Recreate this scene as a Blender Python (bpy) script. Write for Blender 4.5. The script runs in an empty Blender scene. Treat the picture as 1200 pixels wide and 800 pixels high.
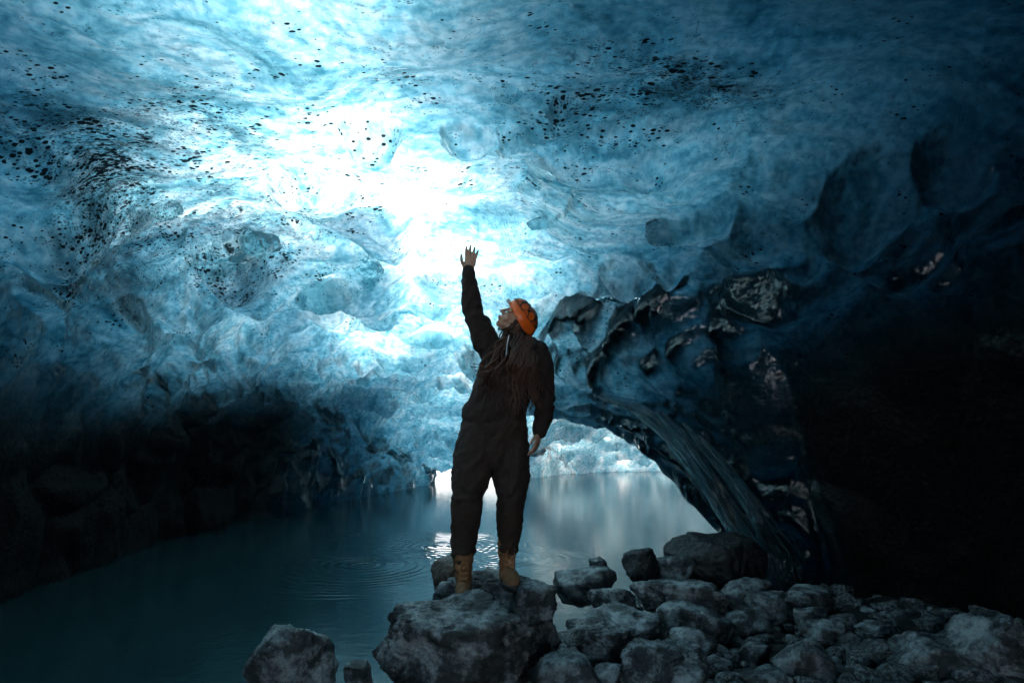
import bpy, bmesh, math, random, os, time
QUICK = False
T0 = time.time()
import numpy as np
from mathutils import Vector, Matrix
from mathutils.bvhtree import BVHTree
random.seed(7); rng = np.random.default_rng(11)
scene = bpy.context.scene
coll = scene.collection
EYE = 1.5; PITCH = math.atan(0.125); FPX = 800.0

def ray(px, py):
    """unit-depth direction (y component = 1) of photo pixel (1200x800)."""
    u = (px-600)/FPX; v = (400-py)/FPX
    y = math.cos(PITCH)-v*math.sin(PITCH); z = math.sin(PITCH)+v*math.cos(PITCH)
    return np.array([u/y, 1.0, z/y])
def at(px, py, d):
    r = ray(px, py)*d; return np.array([r[0], r[1], r[2]+EYE])
def pix(P):
    x, y, z = P[..., 0], P[..., 1], P[..., 2]-EYE
    c, s = math.cos(PITCH), math.sin(PITCH)
    dep = y*c+z*s; up = -y*s+z*c
    dep = np.maximum(dep, 0.05)
    return 600+FPX*x/dep, 400-FPX*up/dep

# ---------- noise -------------------------------------------------------
_perm = np.random.default_rng(3).permutation(256); _perm = np.concatenate([_perm, _perm, _perm])
_g = np.random.default_rng(5).normal(size=(256, 3)); _g /= np.linalg.norm(_g, axis=1)[:, None]
def noise(P):
    P = np.asarray(P, float); I = np.floor(P).astype(int); F = P-I; I &= 255
    U = F*F*F*(F*(F*6-15)+10); out = 0
    for dx in (0, 1):
        wx = U[..., 0] if dx else 1-U[..., 0]
        for dy in (0, 1):
            wy = U[..., 1] if dy else 1-U[..., 1]
            for dz in (0, 1):
                wz = U[..., 2] if dz else 1-U[..., 2]
                h = _perm[_perm[_perm[(I[..., 0]+dx) & 255]+((I[..., 1]+dy) & 255)]+((I[..., 2]+dz) & 255)]
                g = _g[h]
                out = out+wx*wy*wz*(g[..., 0]*(F[..., 0]-dx)+g[..., 1]*(F[..., 1]-dy)+g[..., 2]*(F[..., 2]-dz))
    return out*1.6
def fbm(P, o=4, gain=.5):
    a, s, t = 1.0, 0, 0; P = np.array(P, float)
    for i in range(o):
        s = s+a*noise(P); t += a; a *= gain; P = P*2.03+17.3
    return s/t*1.5
def worley(P, seed=0):
    """returns F1, F2 and a cell value in 0..1"""
    P = np.asarray(P, float); I = np.floor(P).astype(int); F = P-I
    f1 = np.full(P.shape[:-1], 9.0); f2 = f1.copy(); cid = np.zeros(P.shape[:-1])
    tab = np.random.default_rng(100+seed).random((256, 4))
    for dx in (-1, 0, 1):
        for dy in (-1, 0, 1):
            for dz in (-1, 0, 1):
                h = _perm[_perm[_perm[(I[..., 0]+dx) & 255]+((I[..., 1]+dy) & 255)]+((I[..., 2]+dz) & 255)]
                q = tab[h]
                d = np.sqrt((dx+q[..., 0]-F[..., 0])**2+(dy+q[..., 1]-F[..., 1])**2+(dz+q[..., 2]-F[..., 2])**2)
                n = d < f1
                f2 = np.where(n, f1, np.minimum(f2, d)); cid = np.where(n, q[..., 3], cid); f1 = np.where(n, d, f1)
    return f1, f2, cid
def sstep(a, b, x):
    t = np.clip((x-a)/(b-a), 0, 1); return t*t*(3-2*t)

# ---------- objects -----------------------------------------------------
def tag(o, label=None, cat=None, group=None, kind=None):
    if label: o['label'] = label
    if cat: o['category'] = cat
    if group: o['group'] = group
    if kind: o['kind'] = kind
    return o
def mesh_obj(name, V, Fc, mat=None, parent=None, smooth=True):
    me = bpy.data.meshes.new(name)
    V = np.asarray(V, np.float32)
    if isinstance(Fc, np.ndarray) and Fc.ndim == 2:
        n, k = Fc.shape
        me.vertices.add(len(V)); me.vertices.foreach_set('co', V.ravel())
        me.loops.add(n*k); me.loops.foreach_set('vertex_index', Fc.ravel().astype(np.int32))
        me.polygons.add(n); me.polygons.foreach_set('loop_start', np.arange(0, n*k, k, dtype=np.int32))
        me.update(calc_edges=True); me.validate()
    else:
        me.from_pydata([tuple(map(float, v)) for v in V], [], [tuple(map(int, f)) for f in Fc])
    if smooth: me.shade_smooth()
    o = bpy.data.objects.new(name, me); coll.objects.link(o)
    if mat: me.materials.append(mat)
    if parent is not None: o.parent = parent
    return o
def empty(name, loc=(0, 0, 0), rz=0):
    o = bpy.data.objects.new(name, None); coll.objects.link(o); o.location = loc; o.rotation_euler = (0, 0, rz); return o
def attr(o, name, vals):
    a = o.data.attributes.new(name, 'FLOAT', 'POINT'); a.data.foreach_set('value', np.asarray(vals, np.float32).ravel())

class Mat:
    """small helper round a node tree"""
    def __init__(s, name):
        s.m = bpy.data.materials.new(name); s.m.use_nodes = True; s.t = s.m.node_tree; s.t.nodes.clear()
        s.out = s.t.nodes.new('ShaderNodeOutputMaterial')
    def n(s, typ, **kw):
        nd = s.t.nodes.new('ShaderNode'+typ)
        for k, v in kw.items():
            if k in nd.inputs.keys(): s.put(nd.inputs[k], v)
            elif hasattr(nd, k): setattr(nd, k, v)
            else: s.put(nd.inputs[k.replace('_', ' ')], v)
        return nd
    def put(s, sock, v):
        if isinstance(v, bpy.types.NodeSocket): s.t.links.new(v, sock)
        elif isinstance(v, bpy.types.Node): s.t.links.new(v.outputs[0], sock)
        elif isinstance(v, tuple) and len(v) == 3 and sock.type == 'RGBA': sock.default_value = (*v, 1)
        else: sock.default_value = v
    def math(s, op, a, b=0.0, c=0.0, clamp=False):
        nd = s.t.nodes.new('ShaderNodeMath'); nd.operation = op; nd.use_clamp = clamp
        s.put(nd.inputs[0], a); s.put(nd.inputs[1], b); s.put(nd.inputs[2], c); return nd.outputs[0]
    def mix(s, f, a, b, blend='MIX'):
        nd = s.t.nodes.new('ShaderNodeMix'); nd.data_type = 'RGBA'; nd.blend_type = blend
        s.put(nd.inputs[0], f); s.put(nd.inputs[6], a); s.put(nd.inputs[7], b); return nd.outputs[2]
    def ramp(s, f, stops):
        nd = s.t.nodes.new('ShaderNodeValToRGB'); s.put(nd.inputs[0], f)
        e = nd.color_ramp.elements
        while len(e) < len(stops): e.new(.5)
        for i, (p, c) in enumerate(stops):
            e[i].position = p; e[i].color = (*c, 1) if isinstance(c, tuple) else (c, c, c, 1)
        return nd.outputs[0]
    def coord(s): return s.n('TexCoord').outputs['Object']
    def mapping(s, v, scale=(1, 1, 1), rot=(0, 0, 0), loc=(0, 0, 0)):
        return s.n('Mapping', Vector=v, Scale=scale, Rotation=rot, Location=loc).outputs[0]
    def noise(s, v, sc, det=4.0, rough=.55, dist=0.0):
        return s.n('TexNoise', Vector=v, Scale=sc, Detail=det, Roughness=rough, Distortion=dist).outputs[0]
    def surf(s, x): s.put(s.out.inputs[0], x); return s.m

def RotZ(deg):
    a = math.radians(deg); c, s = math.cos(a), math.sin(a); return np.array([[c, -s, 0], [s, c, 0], [0, 0, 1]])
SUN_AZ, SUN_EL = math.radians(-30), math.radians(68)      # azimuth from +Y, clockwise
SUN = (math.sin(SUN_AZ)*math.cos(SUN_EL), math.cos(SUN_AZ)*math.cos(SUN_EL), math.sin(SUN_EL))
GAIN = 1.35
# ======================= the cave: footprint and vault ==================
FOOT = np.array([(-5.6,-9),(-5.3,0),(-4.9,3),(-4.75,6.3),(-5.1,10),(-4.3,13),(-3.3,16),(-2.75,18),(-3.0,20),(-4.5,27),(-5.5,34),
    (1.2,34),(0.6,27),(0.15,21),(0.25,20.6),(1.2,22.6),(3,24),(6.9,24.6),(9,22),(9.6,16),(8,11.5),(6,9.2),(4.2,8.2),(3.2,7.6),
    (2.75,6.9),(3.0,6.1),(3.7,5.0),(4.3,3.5),(4.6,0),(5.2,-9)], float)
def sdf(x, y):
    d = np.full(x.shape, 1e9); ins = np.zeros(x.shape, bool); n = len(FOOT)
    for i in range(n):
        ax, ay = FOOT[i]; bx, by = FOOT[(i+1) % n]; ex, ey = bx-ax, by-ay
        t = np.clip(((x-ax)*ex+(y-ay)*ey)/(ex*ex+ey*ey), 0, 1)
        d = np.minimum(d, np.hypot(x-ax-t*ex, y-ay-t*ey))
        c = (ay > y) != (by > y)
        with np.errstate(divide='ignore', invalid='ignore'):
            ins ^= c & (x < (bx-ax)*(y-ay)/(by-ay if by != ay else 1e-9)+ax)
    return np.where(ins, d, -d)
RIDGE = np.array([(-1.2,12.5,2.75),(0.1,11.2,2.25),(0.6,10.2,2.02),(1.15,9.5,1.86),(1.62,9.0,1.68),(2.0,8.2,1.2),(2.4,7.5,.62),(2.75,6.9,.0),(2.9,6.7,-.3)])
def vault(x, y):
    s = sdf(x, y)
    hl = np.interp(y, [-9,-3,0,3,6,9,12,15,17,18.5,20.5,24,30], [2.6,3.3,3.5,3.6,3.6,3.25,2.75,1.95,1.25,.88,.95,2.4,4.5])
    hr = np.interp(y, [-9,-3,0,3,6,9,12,15,18,21,23,24.5,30], [2.6,3.3,3.5,3.6,3.6,3.3,3.0,2.75,2.2,1.5,.8,.5,.5])
    k = sstep(-1.6, 1.8, x-0.03*(y-12)); h = hl*(1-k)+hr*k
    w = np.interp(y, [-9,5,10,15,18,20,23,30], [2.6,2.6,2.3,1.6,.8,.8,1.6,1.6])
    # the left wall springs lower and further out, the right one higher
    q = np.clip(s/w, 0, 1)
    H = -0.35+(h+0.35)*(1-(1-q)**2.3)**(1/2.0)
    H = np.where(s < 0, -0.35+1.2*np.maximum(s, -1.0), H)
    # hanging lip that comes down into the flowing ice column
    L = np.full(x.shape, 99.)
    for i in range(len(RIDGE)-1):
        a, b = RIDGE[i], RIDGE[i+1]; ex, ey = b[0]-a[0], b[1]-a[1]
        t = np.clip(((x-a[0])*ex+(y-a[1])*ey)/(ex*ex+ey*ey), 0, 1)
        d = np.hypot(x-a[0]-t*ex, y-a[1]-t*ey); zr = a[2]+t*(b[2]-a[2])
        side = (ex*(y-a[1])-ey*(x-a[0]))/(np.hypot(ex, ey)*np.maximum(d, 1e-4))      # +1 = far side
        sf = np.clip(.5+.5*side, 0, 1)
        slope = sf*np.interp(zr, [1.2, 2.2, 2.7], [1.8, 1.1, .6])+(1-sf)*np.interp(zr, [0, .6, 1.2, 1.8, 2.3], [2.8, 2.2, 1.5, .85, .6])
        Li = zr+np.sqrt((slope*d)**2+.004)-.06+.07*d**2
        q_ = np.clip(.5+.5*(Li-L)/.12, 0, 1); L = np.where(L > 90, Li, Li*(1-q_)+L*q_-.12*q_*(1-q_))
    kk = .35; hh = np.clip(.5+.5*(L-H)/kk, 0, 1); H = L*(1-hh)+H*hh-kk*hh*(1-hh)
    return H

# bosses: photo px, py, half-width px, height m, squash, rim
def hit(px, py):
    """where a sight line meets the smooth vault"""
    d = np.linspace(1.2, 26, 3000); r = ray(px, py)
    x, y, z = r[0]*d, d, r[2]*d+EYE
    H = vault(x, y); i = int(np.argmax(H < z)) or 2999
    return np.array([x[i], y[i], H[i]])
BOSS = [  # px, py, half width px, bulge m, depth squash, edge power
 (278,268,46,.26,.9,.45),(205,238,17,.10,.9,.5),(350,230,24,.12,1,.5),(378,238,17,.13,1,.45),(388,335,36,.24,1,.5),
 (375,180,52,.20,.9,.9),(436,92,34,.22,1.,.8),(440,240,55,.16,1,.8),(548,100,34,.14,1,.6),(592,100,20,.10,1,.45),
 (720,185,140,.20,1.1,.55),(805,195,52,.30,1,.5),(655,62,18,.09,1,.45),(600,230,36,.10,1,.7),
 (780,262,30,.22,1,.5),(905,322,54,.24,1,.42),(940,245,34,.18,1,.5),(885,380,36,.22,1,.45),(740,290,36,.16,1,.5),
 (880,215,60,.22,1,.6),(1010,175,70,.26,.8,.6),(1120,140,50,.2,.8,.6),(960,280,60,.18,1,.6),(1080,250,80,.22,.7,.6),
 (215,325,42,.20,1,.6),(120,355,50,.20,1,.6),(205,380,40,.18,1,.6),(300,370,44,.20,1,.6),(270,400,46,.22,1,.55),
 (480,385,46,.20,1,.6),(495,388,26,.18,1,.5),(640,330,46,.20,1,.6),(690,350,40,.2,1,.6),(705,330,30,.14,1,.5),
 (725,360,36,.2,1,.5),(765,375,34,.22,1,.5),(810,350,46,.26,1,.5),(750,410,46,.3,1,.5),(700,405,34,.2,1,.5),
 (840,400,40,.25,1,.5),(800,420,30,.2,1,.5),(60,215,70,.3,.8,.6),(150,200,40,.2,.8,.7),(110,225,44,.2,1,.6),
 (330,300,60,.15,.8,.7),(430,305,50,.12,.8,.7),(60,300,60,.2,1,.7),(30,130,60,.15,1,.8),(900,150,50,.1,1,.7),
 (620,440,40,.2,1,.6),(660,420,40,.2,1,.6),(590,300,36,.08,1,.7),(655,285,30,.08,1,.7),(520,330,40,.1,1,.7)]
BOSS = [(*b[:3], b[3]*(.85 if b[0] > 840 else .8 if b[0] < 300 else .9), *b[4:], hit(b[0], b[1])) for b in BOSS]

# ---------- polar sheet, finest where the photograph looks ---------------
NA, NR = (450, 500) if QUICK else (860, 1150)
az = np.concatenate([np.linspace(-180, -48, 70, endpoint=False), np.linspace(-48, 48, NA), np.linspace(48, 180, 70, endpoint=False)[1:]])
az = np.radians(az); NAZ = len(az)
RMAX = np.interp(np.degrees(np.abs(az)), [0, 50, 90, 120, 180], [27, 27, 8, 6.5, 5.2])
RMAX = np.minimum(RMAX, np.interp(np.degrees(az), [-180, -15, -12.5, -1.5, .5, 180], [27, 27, 20.2, 20.2, 27, 27]))
rr = np.geomspace(.35, 1, 1); U = np.linspace(0, 1, 500)
NRr = NR
Rg = np.empty((NAZ, NRr))
for j, a in enumerate(az):
    r = .35*(RMAX[j]/.35)**U
    x, y = r*math.sin(a), r*math.cos(a)
    H = vault(x, y); Hc = np.maximum(H, -.3)
    el = np.arctan2(Hc-EYE, r); m = np.abs(np.diff(el))*1.0+np.diff(np.log(r))*.16; m = m*(.15+.85*sstep(.85, .62, el[1:]))
    m = np.convolve(m, np.ones(9)/9, 'same')
    cu = np.concatenate([[0], np.cumsum(m)]); cu /= cu[-1]
    Rg[j] = np.interp(np.linspace(0, 1, NRr), cu, r)
# keep neighbours alike so that the quads do not shear
kern = np.ones(25)/25
for i in range(NRr):
    c = np.convolve(np.pad(Rg[:, i], 12, mode='wrap'), kern, 'valid'); Rg[:, i] = c
X = Rg*np.sin(az)[:, None]+.043; Y = Rg*np.cos(az)[:, None]-.061
Z = vault(X, Y)
e = .28
Nx = -(vault(X+e, Y)-vault(X-e, Y))/(2*e); Ny = -(vault(X, Y+e)-vault(X, Y-e))/(2*e)
Nn = np.stack([-Nx*-1, -Ny*-1, np.ones_like(Nx)], -1)
# outward (into the glacier) normal: height field z=H -> (-Hx,-Hy,1)
Nn /= np.linalg.norm(Nn, axis=-1)[..., None]
_f = .22+.78*sstep(.85, .4, Nn[..., 2]); Nn[..., 0] *= _f; Nn[..., 1] *= _f; Nn /= np.linalg.norm(Nn, axis=-1)[..., None]
B0 = np.stack([X, Y, Z], -1)
S = sdf(X, Y)
print('grid', B0.shape)

cia = np.unique(np.concatenate([np.arange(0, NAZ, 2), [NAZ-1]])); cir = np.unique(np.concatenate([np.arange(0, NRr, 3), [NRr-1]]))
def up(c):
    c = np.asarray(c)
    fa = np.interp(np.arange(NAZ), cia, np.arange(len(cia))); fr_ = np.interp(np.arange(NRr), cir, np.arange(len(cir)))
    i = np.minimum(fa.astype(int), len(cia)-2); u = (fa-i)[:, None]; t = c[i]*(1-u)+c[i+1]*u
    j = np.minimum(fr_.astype(int), len(cir)-2); v = (fr_-j)[None, :]; return t[:, j]*(1-v)+t[:, j+1]*v
def cz(A): return A[np.ix_(cia, cir)]
def lf(P, *a): return up(fbm(cz(P), *a))                          # low-frequency noise, evaluated coarsely
# ---------- relief -------------------------------------------------------
W = B0+.42*np.stack([lf(B0*.8+5, 2), lf(B0*.8+25, 2), lf(B0*.8+45, 2)], -1)
near = sstep(11, 4, np.hypot(X, Y))
big = lf(W*np.array([.45, .7, .7])+3, 3)                       # slow swells
# overlapping cushions hanging from the vault
def cushions(P, sc, seed, asp=(1, 1.0, 1)):
    f1, f2, cid = worley(P*np.array(asp)/sc, seed) if sc < .3 else [up(q) for q in worley(cz(P)*np.array(asp)/sc, seed)]; edge = np.clip((f2-f1)/.75, 0, 1)
    return (1-(1-edge)**1.8)*(.3+.7*cid), cid, f2-f1
c1, id1, e1 = cushions(W, .95, 1, (.8, 1.05, 1)); c2, id2, e2 = cushions(W+.1*c1[..., None], .40, 2, (.8, 1.1, 1)); c3, id3, e3 = cushions(W, .19, 3)
far = sstep(6.2, 9.5, Y)                                          # strong scallops down the tunnel
smoothup = sstep(5.6, 3.8, np.hypot(X, Y))*1.0                    # the roof overhead is smoother
amp1 = .03+.26*sstep(4.5, 8.5, Y)+.05*sstep(3, 1, S); amp2 = .006+.15*sstep(5.5, 9.5, Y); amp3 = .002+.05*sstep(8, 13, Y)+.05*sstep(14, 17, Y)
farw = sstep(16, 21, Y)*sstep(0, 1, X)
disp = .30+.12*big+amp1*c1+amp2*c2+amp3*c3
disp += .035*fbm(W*3, 4)*(.4+.6*far)+.008*fbm(B0*np.array([9, 14, 9]), 3)
# long sinuous ledges running up the right-hand roof
def px0(p): return p[0][0]*.1
def ledge(pts, h, w, back=.16):
    P = np.array([hit(*p) for p in pts]); d = np.full(X.shape, 1e9); sd = np.zeros(X.shape); uu = np.zeros(X.shape)
    for n_, (a, b) in enumerate(zip(P[:-1], P[1:])):
        ex = b-a; t = np.clip(((B0-a)@ex)/(ex@ex), 0, 1); q = B0-a-t[..., None]*ex; dd = np.linalg.norm(q, axis=-1)
        s_ = np.clip((ex[0]*(Y-a[1])-ex[1]*(X-a[0]))/(np.hypot(ex[0], ex[1])*np.maximum(dd, 1e-3)), -1, 1); m = dd < d; d = np.where(m, dd, d); sd = np.where(m, s_, sd); uu = np.where(m, (n_+t)/(len(P)-1), uu)
    h = h*sstep(0, .22, uu)*sstep(1, .78, uu)*(.7+.6*lf(B0*1.7+px0(pts), 2))
    wd = back+(w-back)*(.5+.5*sd); s = d                                                       # positive further away than the line
    return h*np.exp(-(s/wd)**1.5)
disp += ledge([(820,250),(860,215),(905,182),(960,165),(1010,172),(1060,180),(1110,160),(1200,150)], .13, .7)
disp += ledge([(880,235),(960,205),(1020,195),(1100,205),(1200,200)], .07, .5)
disp += ledge([(575,128),(610,100),(650,86),(700,86),(750,105),(795,145),(830,170),(852,200)], .11, .8, .07)
disp += ledge([(470,292),(560,290),(640,285),(720,292),(790,300),(860,320)], .10, .30)
disp += ledge([(640,395),(700,392),(760,380),(800,372)], .12, .3)
disp += ledge([(0,180),(60,190),(110,205),(150,245)], .16, .4)
disp += ledge([(250,300),(320,292),(390,300),(470,292)], .09, .3)
boss = np.zeros_like(X)
for (px, py, hw, h, sq, pw, c) in BOSS:
    R = hw*c[1]/FPX
    dx, dy, dz = X-c[0], (Y-c[1])/sq, Z-c[2]
    rb = random.uniform(-.5, .5); ca, sa = math.cos(rb), math.sin(rb); asp = random.uniform(.8, 1.35)
    dx, dy = dx*ca+dy*sa, -dx*sa+dy*ca
    wx = lf(B0*(.55/R)+px, 3)*.55*R; wy = lf(B0*(.55/R)+py+50, 3)*.55*R
    dx = (dx+wx)/asp; dy = (dy+wy)*asp
    q = np.sqrt(dx*dx+dy*dy*.55+dz*dz)/R
    p = np.clip(1-q*q, 0, 1)**max(pw, .9)*h*1.1
    boss = np.maximum(boss, p)
disp += boss
# flow ridges running down the lip into the column
dmin = np.full(X.shape, 1e9); tt = np.zeros(X.shape)
for i in range(len(RIDGE)-1):
    a, b = RIDGE[i], RIDGE[i+1]; ex = b[:2]-a[:2]; L2 = ex@ex
    t = np.clip(((X-a[0])*ex[0]+(Y-a[1])*ex[1])/L2, 0, 1); d = np.hypot(X-a[0]-t*ex[0], Y-a[1]-t*ex[1]); m = d < dmin
    dmin = np.where(m, d, dmin); tt = np.where(m, i+t, tt)
onlip = sstep(1.0, .2, dmin)*sstep(.5, 2.5, tt)
disp = disp*(1-.75*onlip)+onlip*(.22+.05*np.sin(dmin*34+2.2*lf(W*.9, 2)+tt*.8)*sstep(0, .1, dmin)+.03*np.sin(dmin*71+3*lf(W*1.2+9, 2)))
disp = np.maximum(disp, .01); dnb = .30+.12*big
keep = sstep(-.9, .1, Z)                                          # no relief under ground level
IN = B0-Nn*(disp*(.3+.7*keep))[..., None]

# ---------- ice thickness over the vault, shaped to give the wanted brightness ---------------------------------
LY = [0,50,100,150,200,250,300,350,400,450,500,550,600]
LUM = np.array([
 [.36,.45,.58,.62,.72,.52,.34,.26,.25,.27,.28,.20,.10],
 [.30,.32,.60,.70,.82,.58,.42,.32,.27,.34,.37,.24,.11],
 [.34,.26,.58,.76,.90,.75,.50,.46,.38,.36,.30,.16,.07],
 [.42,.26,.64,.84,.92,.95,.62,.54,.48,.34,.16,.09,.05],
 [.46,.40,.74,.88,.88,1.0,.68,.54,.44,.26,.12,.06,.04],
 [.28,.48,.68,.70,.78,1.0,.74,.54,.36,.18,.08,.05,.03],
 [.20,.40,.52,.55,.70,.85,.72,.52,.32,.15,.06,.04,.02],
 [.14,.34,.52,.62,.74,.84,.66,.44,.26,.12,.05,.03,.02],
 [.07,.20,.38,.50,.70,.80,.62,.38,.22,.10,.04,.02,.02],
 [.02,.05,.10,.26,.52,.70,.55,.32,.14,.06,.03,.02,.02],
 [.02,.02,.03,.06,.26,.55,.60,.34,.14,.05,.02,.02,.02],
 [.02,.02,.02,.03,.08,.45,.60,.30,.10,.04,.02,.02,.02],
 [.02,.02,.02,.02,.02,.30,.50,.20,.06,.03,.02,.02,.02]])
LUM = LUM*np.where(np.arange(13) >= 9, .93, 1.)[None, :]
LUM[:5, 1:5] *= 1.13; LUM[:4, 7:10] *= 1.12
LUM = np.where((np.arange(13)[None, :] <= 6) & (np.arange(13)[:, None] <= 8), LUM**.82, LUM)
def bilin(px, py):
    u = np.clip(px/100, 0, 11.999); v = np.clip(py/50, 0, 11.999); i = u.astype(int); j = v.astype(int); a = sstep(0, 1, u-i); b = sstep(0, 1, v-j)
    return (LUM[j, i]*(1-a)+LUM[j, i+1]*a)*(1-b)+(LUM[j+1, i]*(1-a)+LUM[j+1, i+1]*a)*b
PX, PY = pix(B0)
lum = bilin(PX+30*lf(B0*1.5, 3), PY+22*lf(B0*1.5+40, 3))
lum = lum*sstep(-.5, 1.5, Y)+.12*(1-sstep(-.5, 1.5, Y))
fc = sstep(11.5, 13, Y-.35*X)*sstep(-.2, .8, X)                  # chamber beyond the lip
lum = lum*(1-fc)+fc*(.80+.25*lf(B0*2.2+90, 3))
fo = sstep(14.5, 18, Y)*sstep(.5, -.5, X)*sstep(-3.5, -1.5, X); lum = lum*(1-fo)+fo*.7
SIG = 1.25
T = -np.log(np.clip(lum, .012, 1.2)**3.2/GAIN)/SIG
T = T*(1-.25*boss/.3)                                             # bosses carry their own thickness
T += (.62*lf(W*1.6+60, 5, .6)+.10*fbm(B0*np.array([7, 9, 7])+60, 3))*(.35+np.clip(T, 0, 1.6)*.55)
T += 2.*(amp1*c1+amp2*c2+amp3*c3-.07)+sstep(4., 6.2, Y)*(1.8*(c1-.25)+1.05*(c2-.25))+fc*(1.2*(c3-.25)+.9*(c2-.25))+.6*boss
T = np.clip(1.3*T, .03, 9)
Nd = Nn.copy(); Nd[..., 2] = np.maximum(Nd[..., 2], .45)
D = Nd*.6+np.array(SUN)*1.0; D /= np.linalg.norm(D, axis=-1)[..., None]

# ice attributes: embedded grit, bubbly layers, low walls with painted shade
pxw, pyw = PX+25*lf(B0*2.5+7, 3), PY+25*lf(B0*2.5+17, 3)
def blob(cx, cy, rx, ry, rot=0):
    c, s = math.cos(math.radians(rot)), math.sin(math.radians(rot)); a = (pxw-cx); b = (pyw-cy)
    u, v = (a*c+b*s)/rx, (-a*s+b*c)/ry; return np.exp(-(u*u+v*v)*1.2)
vis = (Y > .3)
grit = (.75*blob(110,150,60,90,-20)+.5*blob(30,60,80,50)+.9*blob(800,25,130,40,20)+.45*blob(700,60,120,50)+.4*blob(250,60,120,90)
        +.35*blob(230,250,130,60)+.5*blob(150,120,60,60)+.5*blob(60,270,90,60)+.3*blob(640,150,100,70)+.35*blob(460,20,60,60)+.25*blob(330,200,150,100)+.35*blob(690,380,60,50)+.22*blob(250,200,300,220)+.12)*vis
wall_grit_shade = sstep(1.9, .9, IN[..., 2]-.035*(Y-6)-.35*sstep(-1.5, -3, X)-.25*lf(B0*.9+70, 3)-.9*sstep(1.5, 3.5, X)*sstep(9, 6, Y))*sstep(14, 11, Y)  # low walls blackened: grit plus the shade of thick ice
wall_grit_shade = np.where(np.hypot(X, Y) < .75, 1., wall_grit_shade)  # roof under the shaft painted dark to hold back its sunlight
wall_grit_shade = np.maximum(wall_grit_shade*sstep(.3, .9, 1-onlip), 0)
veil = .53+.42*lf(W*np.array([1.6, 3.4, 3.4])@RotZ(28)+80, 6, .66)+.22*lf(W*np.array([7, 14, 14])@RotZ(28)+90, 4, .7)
smear = np.clip(.5+1.6*fbm(W*3.1+33, 6, .72), 0, 1)*np.clip(grit*1.3, 0, 1)
bw = fbm(W*np.array([.8, 6.5, 6.5])+120, 4, .55)
band = np.clip((.03-np.abs(bw))*30, 0, 1)*sstep(.1, .5, lf(B0*1.1+130, 2))
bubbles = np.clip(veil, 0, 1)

# even out the spacing of the sheet along every sight line, following the relief
NRn = 330 if QUICK else 600
seg = np.linalg.norm(np.diff(IN, axis=1), axis=-1); mid = .5*(IN[:, 1:]+IN[:, :-1])-np.array([0, 0, EYE]); dist = np.linalg.norm(mid, axis=-1)
elv = mid[..., 2]/np.hypot(mid[..., 0], mid[..., 1])
met = np.minimum(seg/(dist+.2), .03)*(.12+.88*sstep(1.2, .8, elv))*(.25+.75*(mid[..., 2]+EYE > -.15))+1e-5
cum = np.concatenate([np.zeros((NAZ, 1)), np.cumsum(met, 1)], 1); cum /= cum[:, -1:]
idx = np.array([np.interp(np.linspace(0, 1, NRn), cum[i], np.arange(NRr)) for i in range(NAZ)])
kern = np.ones(21)/21
for i in range(NRn): idx[:, i] = np.convolve(np.pad(idx[:, i], 10, mode='wrap'), kern, 'valid')
i0 = np.clip(idx.astype(int), 0, NRr-2); fr0 = idx-i0; rows = np.arange(NAZ)[:, None]
def rs(A):
    f_ = fr0[..., None] if A.ndim == 3 else fr0
    return A[rows, i0]*(1-f_)+A[rows, i0+1]*f_
IN, B0, Nn, D = rs(IN), rs(B0), rs(Nn), rs(D)
T, big, keep, dnb = rs(T), rs(big), rs(keep), rs(dnb)
grit, wall_grit_shade, fc, bubbles, smear, band = [rs(q) for q in (grit, wall_grit_shade, fc, bubbles, smear, band)]
NRr = NRn
def quads(na, nr, wrap=True):
    i = np.arange(na if wrap else na-1)[:, None]; j = np.arange(nr-1)[None, :]
    a = i*nr+j; b = ((i+1) % na)*nr+j
    return np.stack([a, b, b+1, a+1], -1).reshape(-1, 4)
V = IN.reshape(-1, 3); Q = quads(NAZ, NRr)[:, ::-1]
# cap over the pole
cap = np.array([[.043, -.061, IN[:, 0, 2].mean()]]); ci = len(V)
V2 = np.concatenate([V, cap]); tri = [(ci, (((k+1) % NAZ)*NRr), (k*NRr)) for k in range(NAZ)]
me = bpy.data.meshes.new('ice_vault')
nq = len(Q); nt = len(tri)
me.vertices.add(len(V2)); me.vertices.foreach_set('co', V2.astype(np.float32).ravel())
lv = np.concatenate([Q.ravel(), np.array(tri).ravel()]).astype(np.int32)
me.loops.add(len(lv)); me.loops.foreach_set('vertex_index', lv)
me.polygons.add(nq+nt); me.polygons.foreach_set('loop_start', np.concatenate([np.arange(nq)*4, nq*4+np.arange(nt)*3]).astype(np.int32))
me.update(calc_edges=True); me.shade_smooth()
vaulto = bpy.data.objects.new('ice_vault', me); coll.objects.link(vaulto)
tag(vaulto, kind='structure')

ext = lambda A: np.concatenate([A.ravel(), [A[:, 0].mean()]])
attr(vaulto, 'grit', ext(grit)); attr(vaulto, 'wall', ext(wall_grit_shade)); attr(vaulto, 'far', ext(fc)); attr(vaulto, 'bubbles', ext(bubbles)); attr(vaulto, 'smear', ext(smear)); attr(vaulto, 'band', ext(band))

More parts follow.
